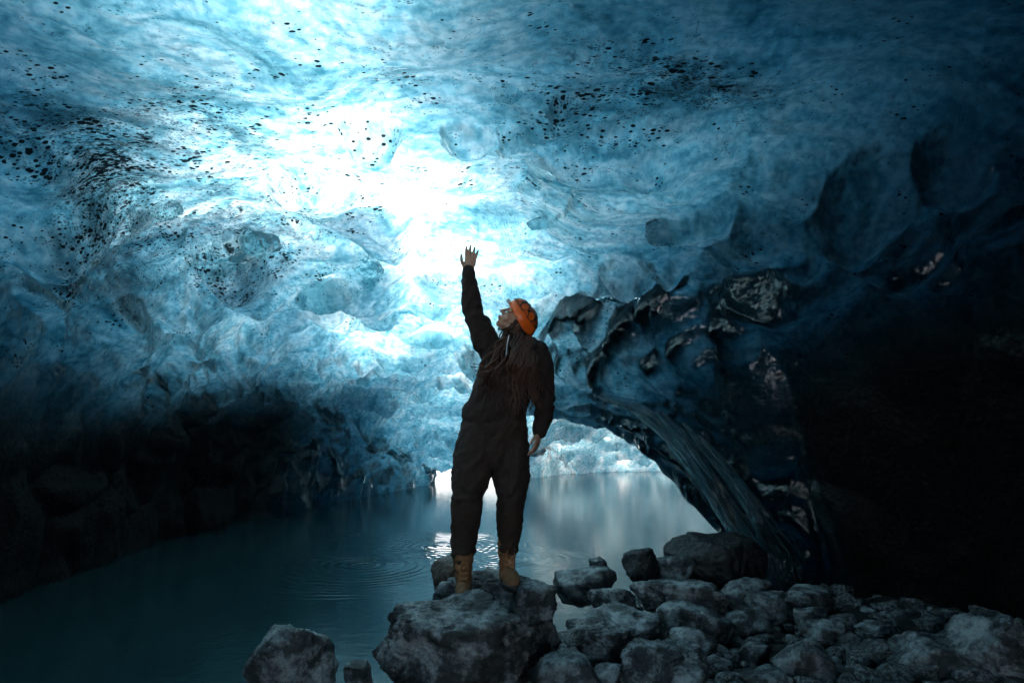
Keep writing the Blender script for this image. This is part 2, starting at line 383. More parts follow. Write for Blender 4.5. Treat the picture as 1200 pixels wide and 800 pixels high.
# the glacier over the vault: absorbing ice between the vault and its surface
st = 2
a_idx = np.unique(np.concatenate([np.arange(0, NAZ, st), [NAZ-1]])); r_idx = np.unique(np.concatenate([np.arange(0, NRr, st), [NRr-1]]))
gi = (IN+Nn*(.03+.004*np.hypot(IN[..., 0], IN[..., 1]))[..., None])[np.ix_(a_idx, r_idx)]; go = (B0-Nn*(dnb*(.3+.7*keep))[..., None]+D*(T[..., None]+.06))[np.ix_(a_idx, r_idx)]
go[..., 2] = np.maximum(go[..., 2], gi[..., 2]+.03)
na, nr = gi.shape[:2]; n1 = na*nr
Qi = quads(na, nr)[:, ::-1]; Qo = quads(na, nr)+n1
k = np.arange(na); k2 = (k+1) % na; j = nr-1
rim = np.stack([k*nr+j+n1, k2*nr+j+n1, k2*nr+j, k*nr+j], -1)[:, ::-1][:, ::-1]
k0 = np.stack([k*nr, k2*nr, k2*nr+n1, k*nr+n1], -1)
GV = np.concatenate([gi.reshape(-1, 3), go.reshape(-1, 3)])
fl = [tuple(q) for q in Qi]+[tuple(q) for q in Qo]+[tuple(q) for q in rim]
fl += [tuple(int(i) for i in q) for q in k0]       # a narrow open shaft straight over the camera keeps its rays clear of the ice volume
assert np.cross(gi[0,1]-gi[0,0], gi[1,0]-gi[0,0])[2] != 0

M = Mat('absorbing_ice')
M.surf(M.n('BsdfTransparent').outputs[0])
sg = (1.55, 1.15, 1.0)
dens = 2.6
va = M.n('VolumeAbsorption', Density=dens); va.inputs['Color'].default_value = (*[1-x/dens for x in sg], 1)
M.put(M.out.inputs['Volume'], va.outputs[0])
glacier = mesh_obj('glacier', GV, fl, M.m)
tag(glacier, kind='structure')

M = Mat('wet_glacier_ice'); P = M.coord()
A = lambda n: M.n('Attribute', attribute_name=n).outputs['Fac']
grit_, wall_, far_ = A('grit'), A('wall'), A('far')
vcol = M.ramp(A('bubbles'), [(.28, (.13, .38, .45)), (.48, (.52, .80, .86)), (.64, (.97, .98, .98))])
PW = P
# grit: many small specks, a few lumps, thick in the gritty patches
def specks(scale, size, dens, seed):
    v = M.n('TexVoronoi', Vector=M.mapping(PW, (1, 1.5, 1.5), loc=(seed, seed, 0)), Scale=scale, Randomness=1.0)
    cl = M.noise(M.mapping(P, loc=(seed*3., 0, 0)), scale*.16, 1, .6)
    lim = M.math('MULTIPLY', M.math('MULTIPLY_ADD', grit_, dens, M.math('MULTIPLY_ADD', cl, 1.7, -.80)), size, clamp=False)
    cid = M.n('SeparateColor', Color=v.outputs['Color']).outputs[0]
    lim = M.math('MULTIPLY', lim, cid)
    return M.math('SMOOTH_MIN', M.math('MULTIPLY', M.math('SUBTRACT', lim, v.outputs['Distance']), 9., clamp=True), 1.0, .1)
s1 = specks(24, .95, .65, 3.); s3 = specks(55, .95, .8, 11.)
cl2 = M.math('MULTIPLY_ADD', grit_, .17, M.noise(M.mapping(P, (1, 1.5, 1.5)), 13, 5, .7))
sp = M.math('MAXIMUM', s1, M.math('MAXIMUM', M.math('MULTIPLY', s3, .65), M.math('MULTIPLY_ADD', cl2, 14., -10.1, clamp=True)))
mott = M.noise(P, 16, 5, .62)
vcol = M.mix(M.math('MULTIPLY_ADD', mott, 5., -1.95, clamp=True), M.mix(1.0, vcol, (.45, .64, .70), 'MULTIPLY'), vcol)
tr = M.mix(M.math('MULTIPLY', A('smear'), .85), vcol, (.05, .12, .15))
tr = M.mix(M.math('MULTIPLY', A('band'), .8), tr, (.03, .07, .09))
tr = M.mix(sp, tr, (.006, .01, .012))
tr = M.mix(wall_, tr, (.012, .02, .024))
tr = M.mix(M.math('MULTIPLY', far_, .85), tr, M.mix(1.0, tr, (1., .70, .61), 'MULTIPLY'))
# what the surface itself scatters back
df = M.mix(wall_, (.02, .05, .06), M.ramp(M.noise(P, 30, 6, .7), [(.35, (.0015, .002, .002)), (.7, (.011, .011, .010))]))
df = M.mix(sp, df, (.01, .01, .011))
b2 = M.noise(P, 24, 3, .5)
hgt = M.math('MULTIPLY_ADD', M.noise(P, 6.5, 2, .5), .05, M.math('MULTIPLY', b2, M.math('MULTIPLY_ADD', wall_, .024, .006)))
bump = M.n('Bump', Strength=.7, Distance=1.0, Height=hgt); bump2 = bump
T_ = M.n('BsdfTranslucent', Color=tr, Normal=bump2)
Pz = M.n('BsdfPrincipled', Base_Color=df, Roughness=M.math('MULTIPLY_ADD', wall_, .6, .13), IOR=1.31, Specular_IOR_Level=.3, Normal=bump)
fr = M.n('BsdfGlossy', Color=(1, 1, 1), Roughness=.05, Normal=bump)
mx = M.n('MixShader', Fac=M.math('MULTIPLY_ADD', wall_, .6, .16)); M.put(mx.inputs[1], T_.outputs[0]); M.put(mx.inputs[2], Pz.outputs[0])
fz = M.n('Fresnel', IOR=1.39, Normal=bump)
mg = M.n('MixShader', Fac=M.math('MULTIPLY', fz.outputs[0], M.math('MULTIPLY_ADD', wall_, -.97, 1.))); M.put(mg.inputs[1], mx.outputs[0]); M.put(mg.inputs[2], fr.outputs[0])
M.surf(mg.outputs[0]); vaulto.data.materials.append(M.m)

# glassy swellings of bubble-free ice that hang from the roof
M = Mat('clear_ice'); P = M.coord()
bp = M.n('Bump', Strength=.35, Distance=1., Height=M.math('MULTIPLY', M.noise(P, 5, 2), .03))
CLEAR = M.surf(M.n('BsdfPrincipled', Base_Color=M.mix(M.noise(P, 4, 5, .7), (.16, .50, .58), (.80, .95, .97)), Roughness=.04, IOR=1.31, Specular_IOR_Level=.2, Transmission_Weight=.9, Normal=bp).outputs[0])
PXI, PYI = pix(IN); front_ = IN[..., 1] > .5
def on_roof(px, py):
    q = (PXI-px)**2+(PYI-py)**2+1e9*(~front_); i = np.argmin(q+.2*np.linalg.norm(IN, axis=-1)); return IN.reshape(-1, 3)[i]
_bt = BVHTree.FromPolygons(IN[::2, ::2].reshape(-1, 3).tolist(), quads(*IN[::2, ::2].shape[:2]).tolist())
_bm = bmesh.new(); bmesh.ops.create_icosphere(_bm, subdivisions=5, radius=1); SV = np.array([v.co[:] for v in _bm.verts]); SF = np.array([[v.index for v in f.verts] for f in _bm.faces]); _bm.free()
for i, (px, py, hw, hh, tilt) in enumerate([(278,280,50,22,-4),(352,233,22,15,10),(374,240,20,17,-20),(196,241,18,14,0),(386,338,38,22,-8),(780,266,30,17,0),
        (592,104,19,14,10),(500,391,34,13,0),
        (640,258,24,8,-10),(430,306,20,14,30)]):
    C0 = on_roof(px, py); d = C0[1]; a, b = hw*d/FPX, hh*d/FPX; dep = min(a, b)*1.0
    V_ = SV*np.array([a, dep, b]); q = V_/max(a, b)*1.7+i*9.1
    V_ = V_*(1+.22*fbm(q, 3)+.05*fbm(q*3, 2))[:, None]
    t = math.radians(tilt); V_ = V_@np.array([[math.cos(t), 0, -math.sin(t)], [0, 1, 0], [math.sin(t), 0, math.cos(t)]])
    V_ = V_+C0+np.array([0, -.25*dep, -.42*b])
    below = np.array([_bt.ray_cast(Vector(v), Vector((0, 0, 1)), 4)[0] is not None and _bt.ray_cast(Vector(v), Vector((0, 0, 1)), 4)[3] > .004 for v in V_])
    Fk = SF[below[SF].all(1)]
    if len(Fk) > 60: o = mesh_obj('ice_bulge', V_, Fk, CLEAR, vaulto)
def near_d(px, py):
    m = (np.hypot(PXI-px, PYI-py) < 22) & (IN[..., 1] > 2) & (IN[..., 2] > -.2)
    return float(IN[..., 1][m].min()) if m.any() else 99
# the streaming column of clear ice at the end of the lip
def column(path, rad, lobes, seed, name, parent, seg=96, squash=.75):
    P_ = np.array([at(q[0], q[1], min(q[2], near_d(q[0], q[1]))) for q in path]); tt_ = np.linspace(0, len(P_)-1, 90); C_ = np.stack([np.interp(tt_, np.arange(len(P_)), P_[:, k]) for k in range(3)], 1)
    for _ in range(12): C_[1:-1] = .5*C_[1:-1]+.25*(C_[2:]+C_[:-2])
    R_ = np.interp(tt_, np.arange(len(P_)), rad); th = np.linspace(0, 2*math.pi, seg, endpoint=False); V_ = []
    for i in range(90):
        t = C_[min(i+1, 89)]-C_[max(i-1, 0)]; t /= np.linalg.norm(t); u = np.array([0, 1., 0]); u -= t*(u@t); u /= np.linalg.norm(u); s_ = np.cross(t, u)
        pr = np.stack([np.cos(th)*2, np.sin(th)*2, np.full(seg, i*.035+seed)], 1)
        r_ = R_[i]*(1+.11*np.abs(np.sin(th*lobes/2+1.3*math.sin(i*.06+seed)))+.45*fbm(pr, 3)+.14*fbm(pr*np.array([2.5, 2.5, 6]), 3))
        V_.append(C_[i]+np.outer(r_*np.cos(th), s_)+np.outer(r_*np.sin(th)*squash, u))
    F_ = quads_wrap(90, seg); return mesh_obj(name, np.concatenate(V_), F_, FLOW, parent)
def quads_wrap(n, seg):
    i = np.arange(n-1)[:, None]*seg; j = np.arange(seg)[None, :]; k = (j+1) % seg
    return np.stack([i+j, i+k, i+seg+k, i+seg+j], -1).reshape(-1, 4)
M = Mat('dark_flowing_ice'); P = M.coord()
bp = M.n('Bump', Strength=.8, Distance=1., Height=M.math('MULTIPLY', M.noise(M.mapping(P, (1, 1, .35)), 22, 5), .012))
FLOW = M.surf(M.n('BsdfPrincipled', Base_Color=(.22, .42, .48), Roughness=.04, IOR=1.31, Transmission_Weight=.93, Specular_IOR_Level=.5, Normal=bp).outputs[0])
col_ = empty('ice_column', at(915, 690, 6.6)); tag(col_, 'dark rippled column of clear ice streaming from the roof down to the stones', 'ice column')
for path, rad, lobes, sd in [([(700,462,9.6),(742,474,9.2),(790,510,8.5),(832,562,7.8),(868,612,7.3),(900,655,6.95),(915,700,6.7)], [.02,.06,.09,.10,.10,.11,.17], 9, 1.),
        ([(770,480,8.7),(806,520,8.1),(834,570,7.6),(852,606,7.3),(862,634,7.1)], [.02,.07,.08,.06,.035], 5, 4.),
        ([(860,560,7.4),(895,608,7.0),(922,650,6.7),(930,690,6.5)], [.02,.07,.10,.14], 6, 7.),
        ([(800,495,8.2),(842,540,7.6),(880,590,7.1),(905,640,6.75),(908,690,6.5)], [.02,.06,.06,.07,.12], 5, 9.)]:
    o = column(path, rad, lobes, sd, 'ice_strand', None); o.parent = col_; o.location = -Vector(col_.location)
# ======================= ground, water, snow ============================
def gz(x, y):
    """stony floor: an apron that falls from the right wall into the pool"""
    x = np.asarray(x, float); y = np.asarray(y, float)
    shore = np.interp(y, [-9, 0, 2.6, 3.6, 4.6, 5.6, 6.4, 7.2, 9, 13], [-2.2, -1.5, -1.15, -.85, -.1, .65, 1.15, 1.7, 4.5, 7])
    z = -.02+.30*(x-shore)*np.where(x > shore, .22, 1.3)
    z = np.clip(z, -.75, .16)
    z = z+.30*sstep(2.6, 4.2, x)*0
    out = np.maximum(np.hypot(x, y-6)-40, 0)
    return z+np.minimum(out*.02, 6)
g = np.concatenate([-np.geomspace(60, 1500, 12)[::-1], np.linspace(-50, -8, 22), np.linspace(-7.6, 11, 300), np.linspace(12, 50, 20), np.geomspace(60, 1500, 12)])
gy = np.concatenate([-np.geomspace(60, 1500, 12)[::-1], np.linspace(-50, -5, 22), np.linspace(-4.5, 12, 300), np.linspace(13, 50, 20), np.geomspace(60, 1500, 12)])
GX, GY = np.meshgrid(g, gy, indexing='ij')
GP = np.stack([GX, GY, np.zeros_like(GX)], -1)
f1, f2, cid = worley(GP*6.5, 4)
GZ = gz(GX, GY)+(.05*fbm(GP*1.8, 3)+.035*np.sqrt(np.clip(1-f1*f1*1.6, 0, 1))*cid)*(np.hypot(GX, GY) < 30)
M = Mat('wet_black_gravel'); P = M.coord()
col = M.ramp(M.noise(P, 14, 8, .7), [(.3, (.006, .007, .008)), (.6, (.02, .023, .025)), (.8, (.05, .055, .058))])
snow = M.math('GREATER_THAN', M.n('VectorMath', operation='LENGTH').outputs['Value'], 0)
vl = M.n('VectorMath', operation='LENGTH'); M.put(vl.inputs[0], P)
snow = M.math('MULTIPLY', M.math('SUBTRACT', vl.outputs['Value'], 34.), .2, clamp=True)
col = M.mix(snow, col, (.82, .84, .86))
bp = M.n('Bump', Strength=.8, Distance=.03, Height=M.noise(P, 40, 6, .7))
M.surf(M.n('BsdfPrincipled', Base_Color=col, Roughness=M.math('MULTIPLY_ADD', M.noise(P, 9), .6, .12), Normal=bp).outputs[0])
ground = mesh_obj('ground', np.stack([GX, GY, GZ], -1).reshape(-1, 3), quads(len(g), len(gy), False), M.m)
tag(ground, kind='structure')

# meltwater pool, z = 0
xs = np.linspace(-14, 16, 61); ys = np.linspace(-16, 40, 113)
WX, WY = np.meshgrid(xs, ys, indexing='ij')
M = Mat('milky_meltwater'); P = M.coord()
sep = M.n('SeparateXYZ', Vector=P)
def rings(cx, cy, k, amp, rad, inner=0.0):
    vv = M.n('VectorMath', operation='DISTANCE'); M.put(vv.inputs[0], P); vv.inputs[1].default_value = (cx, cy, 0)
    d = vv.outputs['Value']
    wob = M.math('MULTIPLY_ADD', M.noise(P, 1.8, 3), .26, d)
    env = M.math('MULTIPLY', M.math('SUBTRACT', rad, d), 1/.25, clamp=True)
    env = M.math('MULTIPLY', env, M.math('MULTIPLY_ADD', M.noise(P, 1.4, 2), 4., -1.5, clamp=True))
    dec = M.math('DIVIDE', amp*1.3, M.math('ADD', d, .25))
    return M.math('MULTIPLY', M.math('MULTIPLY', M.math('SINE', M.math('MULTIPLY', wob, k)), env), dec)
c1w, c2w, c3w = at(418, 664, 1)*1, None, None
def onwater(px, py):
    r = ray(px, py); d = -EYE/r[2]; return r[0]*d, d
r1 = rings(*onwater(425, 662), 52., .0022, 1.7); r2 = rings(*onwater(520, 640), 62., .0018, 1.4); r3 = rings(*onwater(403, 627), 60., .0012, .8)
r4 = rings(*onwater(590, 655), 58., .0012, 1.2)
rip = M.math('ADD', M.math('ADD', r1, r2), M.math('ADD', r3, r4))
wn = M.noise(M.mapping(P, (1, 1, 1)), 5.5, 4, .55); wn2 = M.noise(P, 22, 3, .5)
h = M.math('ADD', rip, M.math('MULTIPLY_ADD', wn, .0035, M.math('MULTIPLY', wn2, .0007)))
bp = M.n('Bump', Strength=1.0, Distance=1.0, Height=h)
silt = M.mix(M.noise(P, .7, 4), (.010, .032, .036), (.016, .048, .052))
M.surf(M.n('BsdfPrincipled', Base_Color=silt, Roughness=.11, IOR=1.333, Normal=bp).outputs[0])
water = mesh_obj('meltwater_pool', np.stack([WX, WY, np.zeros_like(WX)], -1).reshape(-1, 3), quads(len(xs), len(ys), False), M.m)
tag(water, kind='structure')

# snow lying beyond the mouth of the cave
sx = np.linspace(-9, 6, 90); sy = np.linspace(22.5, 34, 70); SX, SY = np.meshgrid(sx, sy, indexing='ij')
SP = np.stack([SX, SY, 0*SX], -1)
SZ = -.4+sstep(22.5, 25, SY)*(.55+.05*(SY-23))+.10*fbm(SP*.5, 4)+.5*np.exp(-((SX+2.9)**2+(SY-23.6)**2)/.35)+.3*np.exp(-((SX+1.7)**2+(SY-23.4)**2)/.2)
M = Mat('bright_snow'); P = M.coord()
M.surf(M.n('BsdfPrincipled', Base_Color=(.86, .88, .9), Roughness=.7, Normal=M.n('Bump', Strength=.4, Distance=.05, Height=M.noise(P, 8, 5))).outputs[0])
sn = mesh_obj('snow_bank', np.stack([SX, SY, SZ], -1).reshape(-1, 3), quads(90, 70, False), M.m)
tag(sn, kind='structure')

M = Mat('grey_fill_snow'); P = M.coord()  # grey of the added snow sets how much fill it bounces
FILL_SNOW = M.surf(M.n('BsdfPrincipled', Base_Color=M.mix(M.noise(P, 3, 5), (.16, .18, .195), (.30, .335, .36)), Roughness=.8).outputs[0])
# added snow sheet behind the camera, throws fill light into the cave
sx = np.linspace(-16, 16, 60); sy = np.linspace(-26, -4.6, 50); SX, SY = np.meshgrid(sx, sy, indexing='ij'); SP = np.stack([SX, SY, 0*SX], -1)
sb = mesh_obj('fill_snow', np.stack([SX, SY, .06+.10*fbm(SP*.4, 3)+.02*np.maximum(-SY-8, 0)], -1).reshape(-1, 3), quads(60, 50, False), FILL_SNOW)
tag(sb, kind='structure')
# ======================= boulders and stones ============================
from mathutils.bvhtree import BVHTree
def ico(sub):
    bm = bmesh.new(); bmesh.ops.create_icosphere(bm, subdivisions=sub, radius=1)
    V = np.array([v.co[:] for v in bm.verts]); F = np.array([[v.index for v in f.verts] for f in bm.faces]); bm.free(); return V, F
ICO = {k: ico(k) for k in (2, 3, 4, 5, 6)}
def rock_verts(seed, size, sub=5, sharp=9, rough=1.0, top=None):
    r = np.random.default_rng(seed); V, F = ICO[sub]
    n = r.normal(size=(12, 3)); n /= np.linalg.norm(n, axis=1)[:, None]; h = r.uniform(.6, 1.0, 12)
    n[0] = (r.uniform(-.15, .15), r.uniform(-.2, .1), 1); n[0] /= np.linalg.norm(n[0]); h[0] = r.uniform(.6, .8)
    if top is not None: n[0] = top[:3]; n[0] /= np.linalg.norm(n[0]); h[0] = top[3]
    c = np.concatenate([np.clip(V@n.T/h, 1e-3, None), np.full((len(V), 1), .80)], 1)
    rad = (np.sum(c**sharp, 1))**(-1/sharp)
    P = V*rad[:, None]
    q = P*1.6+seed*3.7
    rad2 = 1+rough*(.10*fbm(q, 3)++.065*fbm(q*3.1, 5, .65)+.028*fbm(q*10, 3, .6))
    f1, f2, cid = worley(q*1.5, 2); rad2 -= rough*.05*np.exp(-((f2-f1)/.06)**2)*(cid > .4)
    P = P*rad2[:, None]
    lo_, hi_ = np.percentile(P, 1, 0), np.percentile(P, 99, 0); return (P-(lo_+hi_)/2)/(hi_-lo_)*np.asarray(size)[None, :], F
M = Mat('mottled_wet_stone'); P = M.coord(); oi = M.n('ObjectInfo')
off = M.n('VectorMath', operation='MULTIPLY_ADD'); 
cmb = M.n('CombineXYZ', X=oi.outputs['Random'], Y=oi.outputs['Random'], Z=oi.outputs['Random'])
M.put(off.inputs[0], cmb.outputs[0]); off.inputs[1].default_value = (37, 53, 71); M.put(off.inputs[2], P); Q_ = off.outputs[0]
base = M.mix(M.noise(Q_, 3.2, 5, .65), (.012, .015, .017), (.062, .074, .078))
pale = M.math('MULTIPLY_ADD', M.noise(Q_, 6.5, 9, .72), 7., -3.25, clamp=True)
gm = M.n('NewGeometry'); up_ = M.n('SeparateXYZ', Vector=gm.outputs['Normal']).outputs[2]
col = M.mix(M.math('MULTIPLY', pale, .85), base, (.42, .46, .47))
pits = M.math('MULTIPLY_ADD', M.noise(Q_, 60, 3, .7), 9., -5.2, clamp=True)
col = M.mix(M.math('MULTIPLY', pits, .7), col, (.008, .009, .010))
sepo = M.n('SeparateXYZ', Vector=oi.outputs['Location'])
h = M.math('ADD', M.math('MULTIPLY', M.noise(Q_, 16, 6, .65), .02), M.math('MULTIPLY', M.noise(Q_, 75, 4, .7), .006))
bp = M.n('Bump', Strength=.9, Distance=1., Height=h)
STONE = M.surf(M.n('BsdfPrincipled', Base_Color=col, Roughness=M.math('MULTIPLY_ADD', M.noise(Q_, 11, 3), .7, .12), Normal=bp).outputs[0])
M = Mat('rusty_brown_stone'); P = M.coord()
col = M.mix(M.noise(P, 9, 6, .7), (.02, .014, .011), (.12, .075, .05))
STONE_B = M.surf(M.n('BsdfPrincipled', Base_Color=col, Roughness=.5, Normal=M.n('Bump', Strength=.8, Distance=.02, Height=M.noise(P, 30, 5, .7))).outputs[0])
M = Mat('shaded_black_wet_stone'); P = M.coord()  # black rock, darkened further because these rocks get less light
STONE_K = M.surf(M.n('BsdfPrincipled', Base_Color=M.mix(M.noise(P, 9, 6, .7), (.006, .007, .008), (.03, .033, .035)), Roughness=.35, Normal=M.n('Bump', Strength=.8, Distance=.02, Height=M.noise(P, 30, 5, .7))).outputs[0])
def rock(name, l, t, r, b, d, seed, label, cat='rock', depth=.9, mat=None, sub=5, group='boulders on the shore of the pool', rot=0, sharp=9, rough=1.0, topn=None):
    w = .93*(r-l)*d/FPX; hh = .88*(b-t)*d/FPX; dep = max(w, hh)*depth*.8
    c = at((l+r)/2, (t+b)/2, d); c[1] += 0
    V, F = rock_verts(seed, (w, dep, hh), sub, sharp*2.4, rough*1.15, topn)
    a = math.radians(rot); V = V@np.array([[1, 0, 0], [0, 1, 0], [0, 0, 1]])
    o = mesh_obj(name, V, F, mat or STONE); o.location = c
    return tag(o, label, cat, group)
RK = [ # l t r b d seed label
 (441,690,624,812,3.72,1,'widest boulder of the shore, black cracked side, carrying the nearer boot',dict(depth=.75,sub=6,topn=(-.05,-.22,1,.66))),
 (508,644,652,776,4.25,2,'dark domed boulder under the farther boot, with the pool behind it',dict(depth=.7,sub=6,topn=(0.0,-.15,1,.8))),
 (505,652,548,716,4.45,3,'rusty brown rock just behind the nearer boot',dict(mat='b',depth=1)),
 (296,729,391,840,3.65,4,'pointed boulder standing alone in the water at the lower left',dict(depth=.8,topn=(-.6,-.2,1,.8),sub=6)),
 (649,663,722,712,5.2,5,'rounded shore rock with a pale patch, right of the domed boulder',{}),
 (690,688,745,728,4.9,6,'pale angular rock between the rounded shore rock and the flat slab',{}),
 (666,717,779,778,4.25,7,'broad flat-topped pale block in the middle of the stones',dict(sub=6,topn=(0,-.25,1,.62))),
 (622,764,702,830,3.75,8,'dark smooth rock at the lower edge, left of the pale front block',{}),
 (729,754,826,830,3.7,9,'palest block at the lower edge, with a dark hollow in its face',dict(sub=6)),
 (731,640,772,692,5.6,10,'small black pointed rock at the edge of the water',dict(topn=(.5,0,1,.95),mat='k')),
 (762,650,816,696,5.7,11,'grey upright rock just right of the black pointed rock',{}),
 (742,676,850,738,5.0,12,'long grey slab in front of the ice column boulder',dict(sub=6)),
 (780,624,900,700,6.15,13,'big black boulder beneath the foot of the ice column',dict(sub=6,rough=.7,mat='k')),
 (785,736,840,778,4.3,14,'knobbly dark rock between the flat block and the small square one',{}),
 (838,676,905,716,5.4,15,'cracked dark rock at the foot of the streaming ice',dict(rough=1.6)),
 (876,693,932,732,5.1,16,'smooth tilted rock in front of the streaming ice',{}),
 (862,752,905,782,4.3,17,'small squarish pale block near the lower edge',{}),
 (908,750,976,822,3.95,18,'tall leaning pale rock at the lower edge, right of the squarish block',dict(topn=(-.6,-.3,1,.8))),
 (934,711,970,752,4.75,19,'upright grey block standing on end among dark stones',dict(sharp=14)),
 (903,688,980,722,5.2,20,'flat dark rock behind the upright grey block',{}),
 (972,743,1024,790,4.35,21,'triangular grey rock right of the leaning pale rock',dict(topn=(.4,-.2,1,.9))),
 (1000,728,1062,768,4.7,22,'low jagged dark rock behind the triangular grey rock',dict(rough=1.7)),
 (1040,748,1155,830,3.95,23,'big sloping rock with a pale upright face, left of the corner boulder',dict(sub=6,topn=(.5,-.1,1,.75))),
 (1116,719,1240,832,3.9,24,'largest grey boulder in the right corner',dict(sub=6)),
 (820,770,862,800,4.05,25,'little pale stone tucked behind the palest front block',{}),
 (868,784,936,830,3.75,26,'dark low rock at the lower edge, below the small squarish block',{}),
 (600,680,652,730,3.98,27,'pale wedge lying between the two boulders the person stands on',dict(depth=.6)),
 (846,713,905,754,4.75,28,'half-buried dark rock between the long slab and the upright block',{}),
 (772,706,856,762,4.7,29,'rough dark rock against the lower side of the long grey slab',{}),
 (404,774,436,812,3.9,30,'small black stone in the water left of the widest boulder',{}),
 (690,652,712,672,6.1,31,'tiny pale stone breaking the surface of the pool',{}),
 (694,776,735,812,3.85,32,'small dark stone wedged left of the palest front block',{}),
 (935,726,1000,765,4.5,33,'ragged dark rock between the upright block and the triangular rock',dict(rough=1.5))]
ROCKS = {}
for i, (l, t, r, b, d, sd, lab, kw) in enumerate(RK):
    kw = dict(kw)
    if kw.get('mat') == 'b': kw['mat'] = STONE_B
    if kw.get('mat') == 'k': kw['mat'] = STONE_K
    big_ = (r-l) > 75
    o = rock('boulder' if big_ else 'rock', l, t, r, b, d, sd, lab, 'boulder' if big_ else 'rock', **kw)
    ROCKS[sd] = o
# stones filling the gaps: a few shapes, copied
protos = []
for k in range(7):
    V, F = rock_verts(200+k, (1, .9, .72), 4); protos.append((V, F))
r_ = np.random.default_rng(21); pm = []
for k, (V, F) in enumerate(protos):
    me_ = bpy.data.meshes.new('stone'); me_.from_pydata(V.tolist(), [], F.tolist()); me_.shade_smooth(); me_.materials.append(STONE); pm.append(me_)
placed = []
tries = 0
while len(placed) < 170 and tries < 6000:
    tries += 1
    px, py = r_.uniform(640, 1230), r_.uniform(690, 830); rr_ = ray(px, py)
    d = 3.0
    for _ in range(40):
        z = float(gz(rr_[0]*d, d)); dn = (EYE-z)/max(-rr_[2], .02); d = .5*d+.5*min(dn, 8)
    s = r_.uniform(.07, .17)*(1.25 if py > 760 else 1)
    x, y = rr_[0]*d, d; z = float(gz(x, y))
    if z < -.04: continue
    if any((x-a)**2+(y-b_)**2 < (.42*(s+c_))**2 for a, b_, c_ in placed): continue
    if any((x-o.location.x)**2+(y-o.location.y)**2 < (.25*o.dimensions.x)**2 for o in ROCKS.values()): continue
    placed.append((x, y, s))
    o = bpy.data.objects.new('stone', pm[int(r_.integers(7))]); coll.objects.link(o)
    o.location = (x, y, z+.22*s); o.rotation_euler = (r_.uniform(-.3, .3), r_.uniform(-.3, .3), r_.uniform(0, 6.28)); o.scale = (s*r_.uniform(.8, 1.3), s, s*r_.uniform(.7, 1.2))
    tag(o, 'small dark wet stone filling a gap between the larger rocks of the shore', 'stone', 'small stones between the boulders')
# pebbles nobody could count
V0, F0 = ICO[2]; VV, FF = [], []
n = 2600; r_ = np.random.default_rng(5); cnt = 0
for k in range(n):
    x, y = r_.uniform(-1.2, 4.6), r_.uniform(2.4, 8.0); z = float(gz(x, y))
    if z < -.06: continue
    s = r_.uniform(.012, .045); A_ = V0*np.array([s*r_.uniform(.7, 1.3), s, s*.7])*(1+.18*r_.normal(size=(len(V0), 1))*.6)
    an = r_.uniform(0, 6.28); A_ = A_@RotZ(math.degrees(an)); VV.append(A_+np.array([x, y, z+.3*s])); FF.append(F0+cnt*len(V0)); cnt += 1
pb = mesh_obj('pebbles', np.concatenate(VV), np.concatenate(FF), STONE, smooth=True); tag(pb, 'dark wet pebbles lying between the boulders', 'pebbles', kind='stuff')
bpy.context.view_layer.update()
def top_of(seed, x, y):
    o = ROCKS[seed]; me_ = o.data; bt = BVHTree.FromPolygons([v.co[:] for v in me_.vertices], [p.vertices[:] for p in me_.polygons])
    t_ = []
    for dx in (-.04, 0, .04):
        for dy in (-.12, -.06, 0, .05):
            h_ = bt.ray_cast(Vector((x+dx, y+dy, 10))-o.location, Vector((0, 0, -1)))
            if h_[0] is not None: t_.append(h_[0].z+o.location.z)
    return float(np.percentile(t_, 90)) if t_ else None
# settle the two boulders so that the soles rest at the right heights
LF, RF = (-.272, 4.0), (-.019, 4.09); ZL, ZR = .527, .585
for sd, xy, zt in ((2, RF, ZR), (1, LF, ZL)):
    t_ = top_of(sd, *xy); print('settle', sd, t_)
    if t_ is not None: ROCKS[sd].location.z += zt-t_
bpy.context.view_layer.update()
# ======================= the woman on the boulders ======================
FX, FY = -.127, 4.06                      # origin of the figure (between the feet, level with the lower sole)
zA, zB = ZL, ZL+(ZR-ZL)/.965
def loft(pts, rad, seg=20, cap=True, up=(0, 1, 0)):
    """tube through pts with elliptic radii (a, b) and rounded ends"""
    P = [np.array(p, float) for p in pts]; R = [(r, r) if np.isscalar(r) else r for r in rad]
    n = len(P); tang = []
    for i in range(n):
        t = P[min(i+1, n-1)]-P[max(i-1, 0)]; tang.append(t/np.linalg.norm(t))
    rings = []
    def frame(t):
        u = np.array(up, float); u = u-t*(u@t)
        if np.linalg.norm(u) < .2: u = np.array([1., 0, 0])-t*t[0]
        u /= np.linalg.norm(u); s = np.cross(u, t); return s, u
    th = np.linspace(0, 2*math.pi, seg, endpoint=False)
    def ring(c, t, a, b):
        s, u = frame(t); rings.append(c+np.outer(np.cos(th)*a, s)+np.outer(np.sin(th)*b, u))
    if cap:
        for ph in (78, 55, 28):
            k = math.radians(ph); m = min(R[0]); ring(P[0]-tang[0]*m*math.sin(k), tang[0], R[0][0]*math.cos(k), R[0][1]*math.cos(k))
    for i in range(n): ring(P[i], tang[i], *R[i])
    if cap:
        for ph in (28, 55, 78):
            k = math.radians(ph); m = min(R[-1]); ring(P[-1]+tang[-1]*m*math.sin(k), tang[-1], R[-1][0]*math.cos(k), R[-1][1]*math.cos(k))
    V = np.concatenate(rings); F = []
    for i in range(len(rings)-1):
        for j in range(seg):
            F.append((i*seg+j, i*seg+(j+1) % seg, (i+1)*seg+(j+1) % seg, (i+1)*seg+j))
    F.append(tuple(range(seg))[::-1]); F.append(tuple((len(rings)-1)*seg+j for j in range(seg)))
    return V, F
